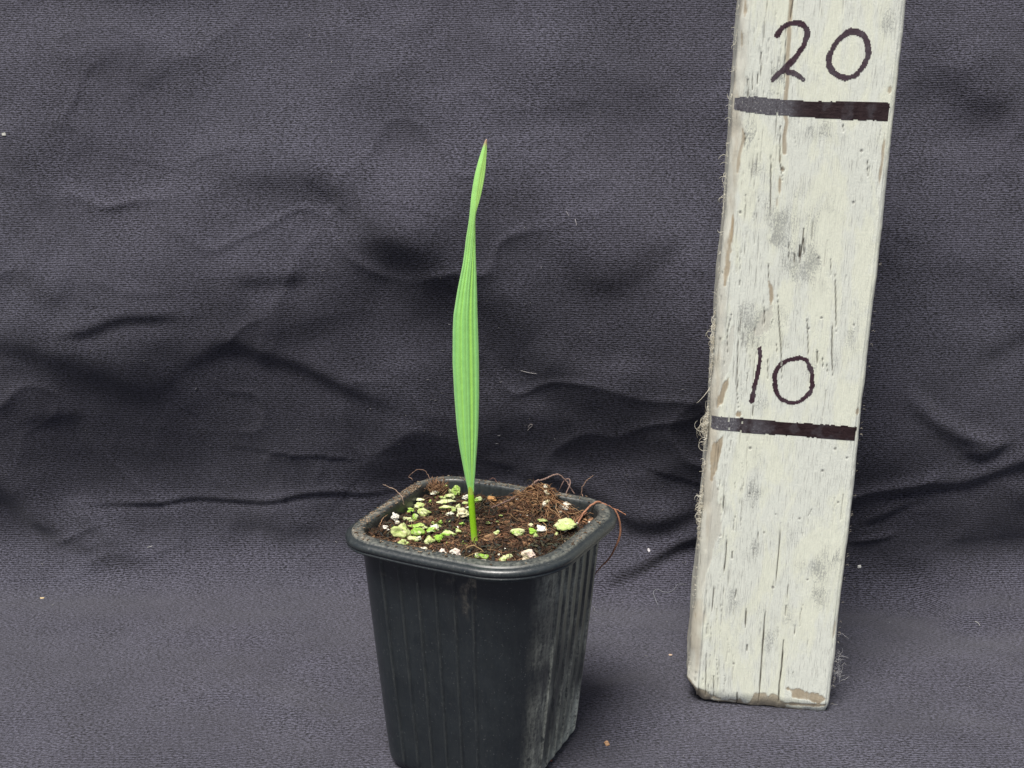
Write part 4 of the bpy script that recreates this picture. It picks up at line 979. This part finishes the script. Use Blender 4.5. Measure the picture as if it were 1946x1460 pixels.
for i in range(360):
    py = random.choice((random.gauss(640, 28), random.gauss(690, 45), random.gauss(815, 22), random.gauss(985, 26), random.gauss(960, 30), random.gauss(820, 15)))
    big_ = math.exp(-((py-640)/40)**2)*.3+math.exp(-((py-815)/28)**2)*.45+math.exp(-((py-980)/38)**2)*.28
    hair(py, (.14+big_)*random.uniform(.6, 1.5), random.gauss(.3, .8), random.choice((-2.4, 2.4, 1.2, -1.2, 3.4)), random.uniform(.005, .011), random.choice([(.60, .56, .45), (.50, .46, .36), (.68, .66, .56)]))
for i in range(60): hair(random.uniform(1040, 1300), random.uniform(.05, .16), random.gauss(0, 1), random.choice((-1, 1)), .006)
for (py, l, a, cu) in [(735, .75, -1.2, .15), (700, .8, .3, -1.6), (860, .75, -.8, 1.7), (900, .8, -.2, 2.3), (790, .5, .7, .4), (845, .55, .2, 2.5), (880, .55, -.2, -2.5)]: hair(py, l, a, cu, .011, (.62, .58, .48), .3)
for i in range(50):                                              # short ones on the right edge
    v0 = random.uniform(.3, 16); l = random.uniform(.03, .10); a = random.gauss(.6, .6)
    fz.tube(spline([(HW-.01, .1, v0), (HW+l*.6*math.cos(a), .1, v0+l*.5), (HW+l*math.cos(a), .05, v0+l*math.sin(a))], 3), .004, (.55, .5, .4), sides=3)
fo = fz.build('fibre_fuzz', fuzz_mat, post); fo['kind'] = 'stuff'; fo['label'] = 'pale torn wood fibres curling off the left edge'

# ------------------------------------------------------------------ small stray things on the cloth and the pot
pot_bvh = bvh_of(body)
for (x, y, w_, h_, c_, lab, r_) in [(942.5, 1278, 9, 12, (.55, .30, .18), 'reddish tan crumb stuck to the pot front, middle height', .3), (950, 1262, 6, 4, (.45, .2, .12), 'tiny red brown crumb just above the tan one on the pot', .2),
                        (899, 1352, 6, 12, (.50, .27, .16), 'narrow orange brown crumb stuck low on the pot front', .1), (959, 1426, 8, 9, (.55, .38, .22), 'pale tan crumb near the bottom of the pot front', .6),
                        (907, 1294, 9, 3, (.45, .42, .38), 'pale sliver stuck beside a rib of the pot', .1), (1010, 1361, 4, 6, (.55, .42, .33), 'pale tan crumb on the lower front corner of the pot', 1.2)]:
    chip_obj(x, y, w_, h_, c_, lab, bvh=pot_bvh, name='soil_crumb', cat='soil crumb', group='soil crumbs stuck to the outside of the pot', rot=r_, flat=.4)
for (x, y, w_, h_, c_, lab, r_) in [(1153, 1414, 9, 12, (.50, .30, .17), 'brown bark flake on the cloth right of the pot', .5), (80, 1137, 9, 4, (.72, .56, .32), 'pale straw coloured husk at the far left', .1),
                        (1274, 1245, 7, 4, (.62, .46, .34), 'pale pinkish flake on the cloth between pot and post', -.1), (1097, 1309, 5, 5, (.75, .75, .74), 'tiny white crumb beside the right side of the pot', 0),
                        (1633, 1077, 7, 6, (.80, .80, .76), 'white speck of lint right of the post', .2), (8, 256, 9, 6, (.55, .55, .5), 'grey fleck high at the left edge of the cloth', 0),
                        (1047, 1446, 6, 5, (.35, .12, .09), 'dark red crumb beside the bottom of the pot', 0), (1233, 1046, 5, 7, (.60, .58, .60), 'grey lint fleck in the shaded cloth left of the post', .4)]:
    chip_obj(x, y, w_, h_, c_, lab, bvh=cloth_bvh, name='flake', cat='flake', group='flakes lying on the cloth', rot=r_, flat=.4)
def on_cloth(px, py, lift=.02):
    p, n_ = shoot(cloth_bvh, px, py)
    if p is None: return None
    if n_@(CAM-p) < 0: n_ = -n_
    return p+n_*lift
def thread(pts, r, c, label):
    mb = MB(); mb.tube(spline([on_cloth(*p) for p in pts], 8), r, c, sides=5, taper=.7)
    tag(mb.build('thread', bits_mat), label, 'thread', 'loose threads on the cloth')
t5 = lambda X, Y: (1080+X/2.608, 900+Y/2.608)
thread([t5(445, 655), t5(430, 620), t5(422, 590), t5(440, 575), t5(470, 588), t5(500, 590), t5(525, 575), t5(545, 550), t5(585, 552)], .010, (.30, .31, .34), 'pale wavy thread on the cloth just left of the post')
thread([t5(115, 655), t5(128, 668), t5(130, 680), t5(145, 692)], .009, (.3, .3, .33), 'short grey thread on the cloth right of the pot')
thread([(1076, 402), (1082, 412)], .009, (.45, .43, .45), 'tiny pale thread beside the longer one high on the cloth')
thread([(1093, 417), (1096, 429)], .014, (.60, .57, .58), 'short bright lint thread high on the cloth right of the leaf')
thread([(990, 704), (1005, 708), (1020, 710)], .011, (.5, .48, .47), 'faint lint thread on the cloth at mid height right of the leaf')
thread([(1004, 812), (1008, 806), (1012, 808), (1006, 814), (1003, 818)], .011, (.55, .5, .47), 'knotted lint thread on the cloth behind the pot')
thread([(290, 1038), (283, 1040), (280, 1041)], .013, (.6, .6, .58), 'short pale lint thread low at the left of the cloth')
thread([(1852, 1182), (1858, 1184), (1862, 1190)], .013, (.5, .5, .48), 'curled lint thread low at the right of the cloth')
# tangle of hair fibres beside the post's foot
mb = MB(); c0 = on_cloth(1592, 1290, .05)
for i in range(34):
    p = np.array([*(on_plane(1588+random.gauss(4, 5), 1275+random.gauss(0, 26), np.array([0, -4.3, 0]), NY))]); p[2] = max(p[2], .05)
    P = [p]; a = random.uniform(0, math.tau); e = random.uniform(-.3, 1.2)
    for q in range(7): a += random.gauss(0, .7); e += random.gauss(0, .6); P.append(P[-1]+.07*np.array([math.cos(a)*math.cos(e), math.sin(a)*.5, math.sin(e)]))
    for q in P: q[2] = max(q[2], .03)
    mb.tube(spline(P, 3), .005, (.50, .50, .50), sides=4)
tag(mb.build('fibre_tangle', fuzz_mat), 'grey wispy tangle of fibres at the right foot of the post', 'fibre tangle')
# uncountable lint
mb = MB()
for i in range(520):
    px, py = random.uniform(-60, 2000), random.uniform(0, 1500)
    if random.random() < .35: px, py = random.gauss(980, 200), random.gauss(900, 220)
    p, n_ = shoot(cloth_bvh, px, py)
    if p is None: continue
    if n_@(CAM-p) < 0: n_ = -n_
    a = random.uniform(0, math.tau); l = random.choice((.015, .02, .03, .07)); e1 = np.cross(n_, np.array([math.cos(a), .3, math.sin(a)])); e1 /= np.linalg.norm(e1); e2 = np.cross(n_, e1)
    g = random.uniform(.18, .48)
    mb.tube(np.array([p+n_*.015-e1*l, p+n_*.02+e2*l*.3, p+n_*.015+e1*l]), random.uniform(.006, .011), (g, g*.98, g), sides=4)
tag(mb.build('lint', bits_mat), 'fine pale lint specks scattered over the dark cloth', 'lint', kind='stuff')
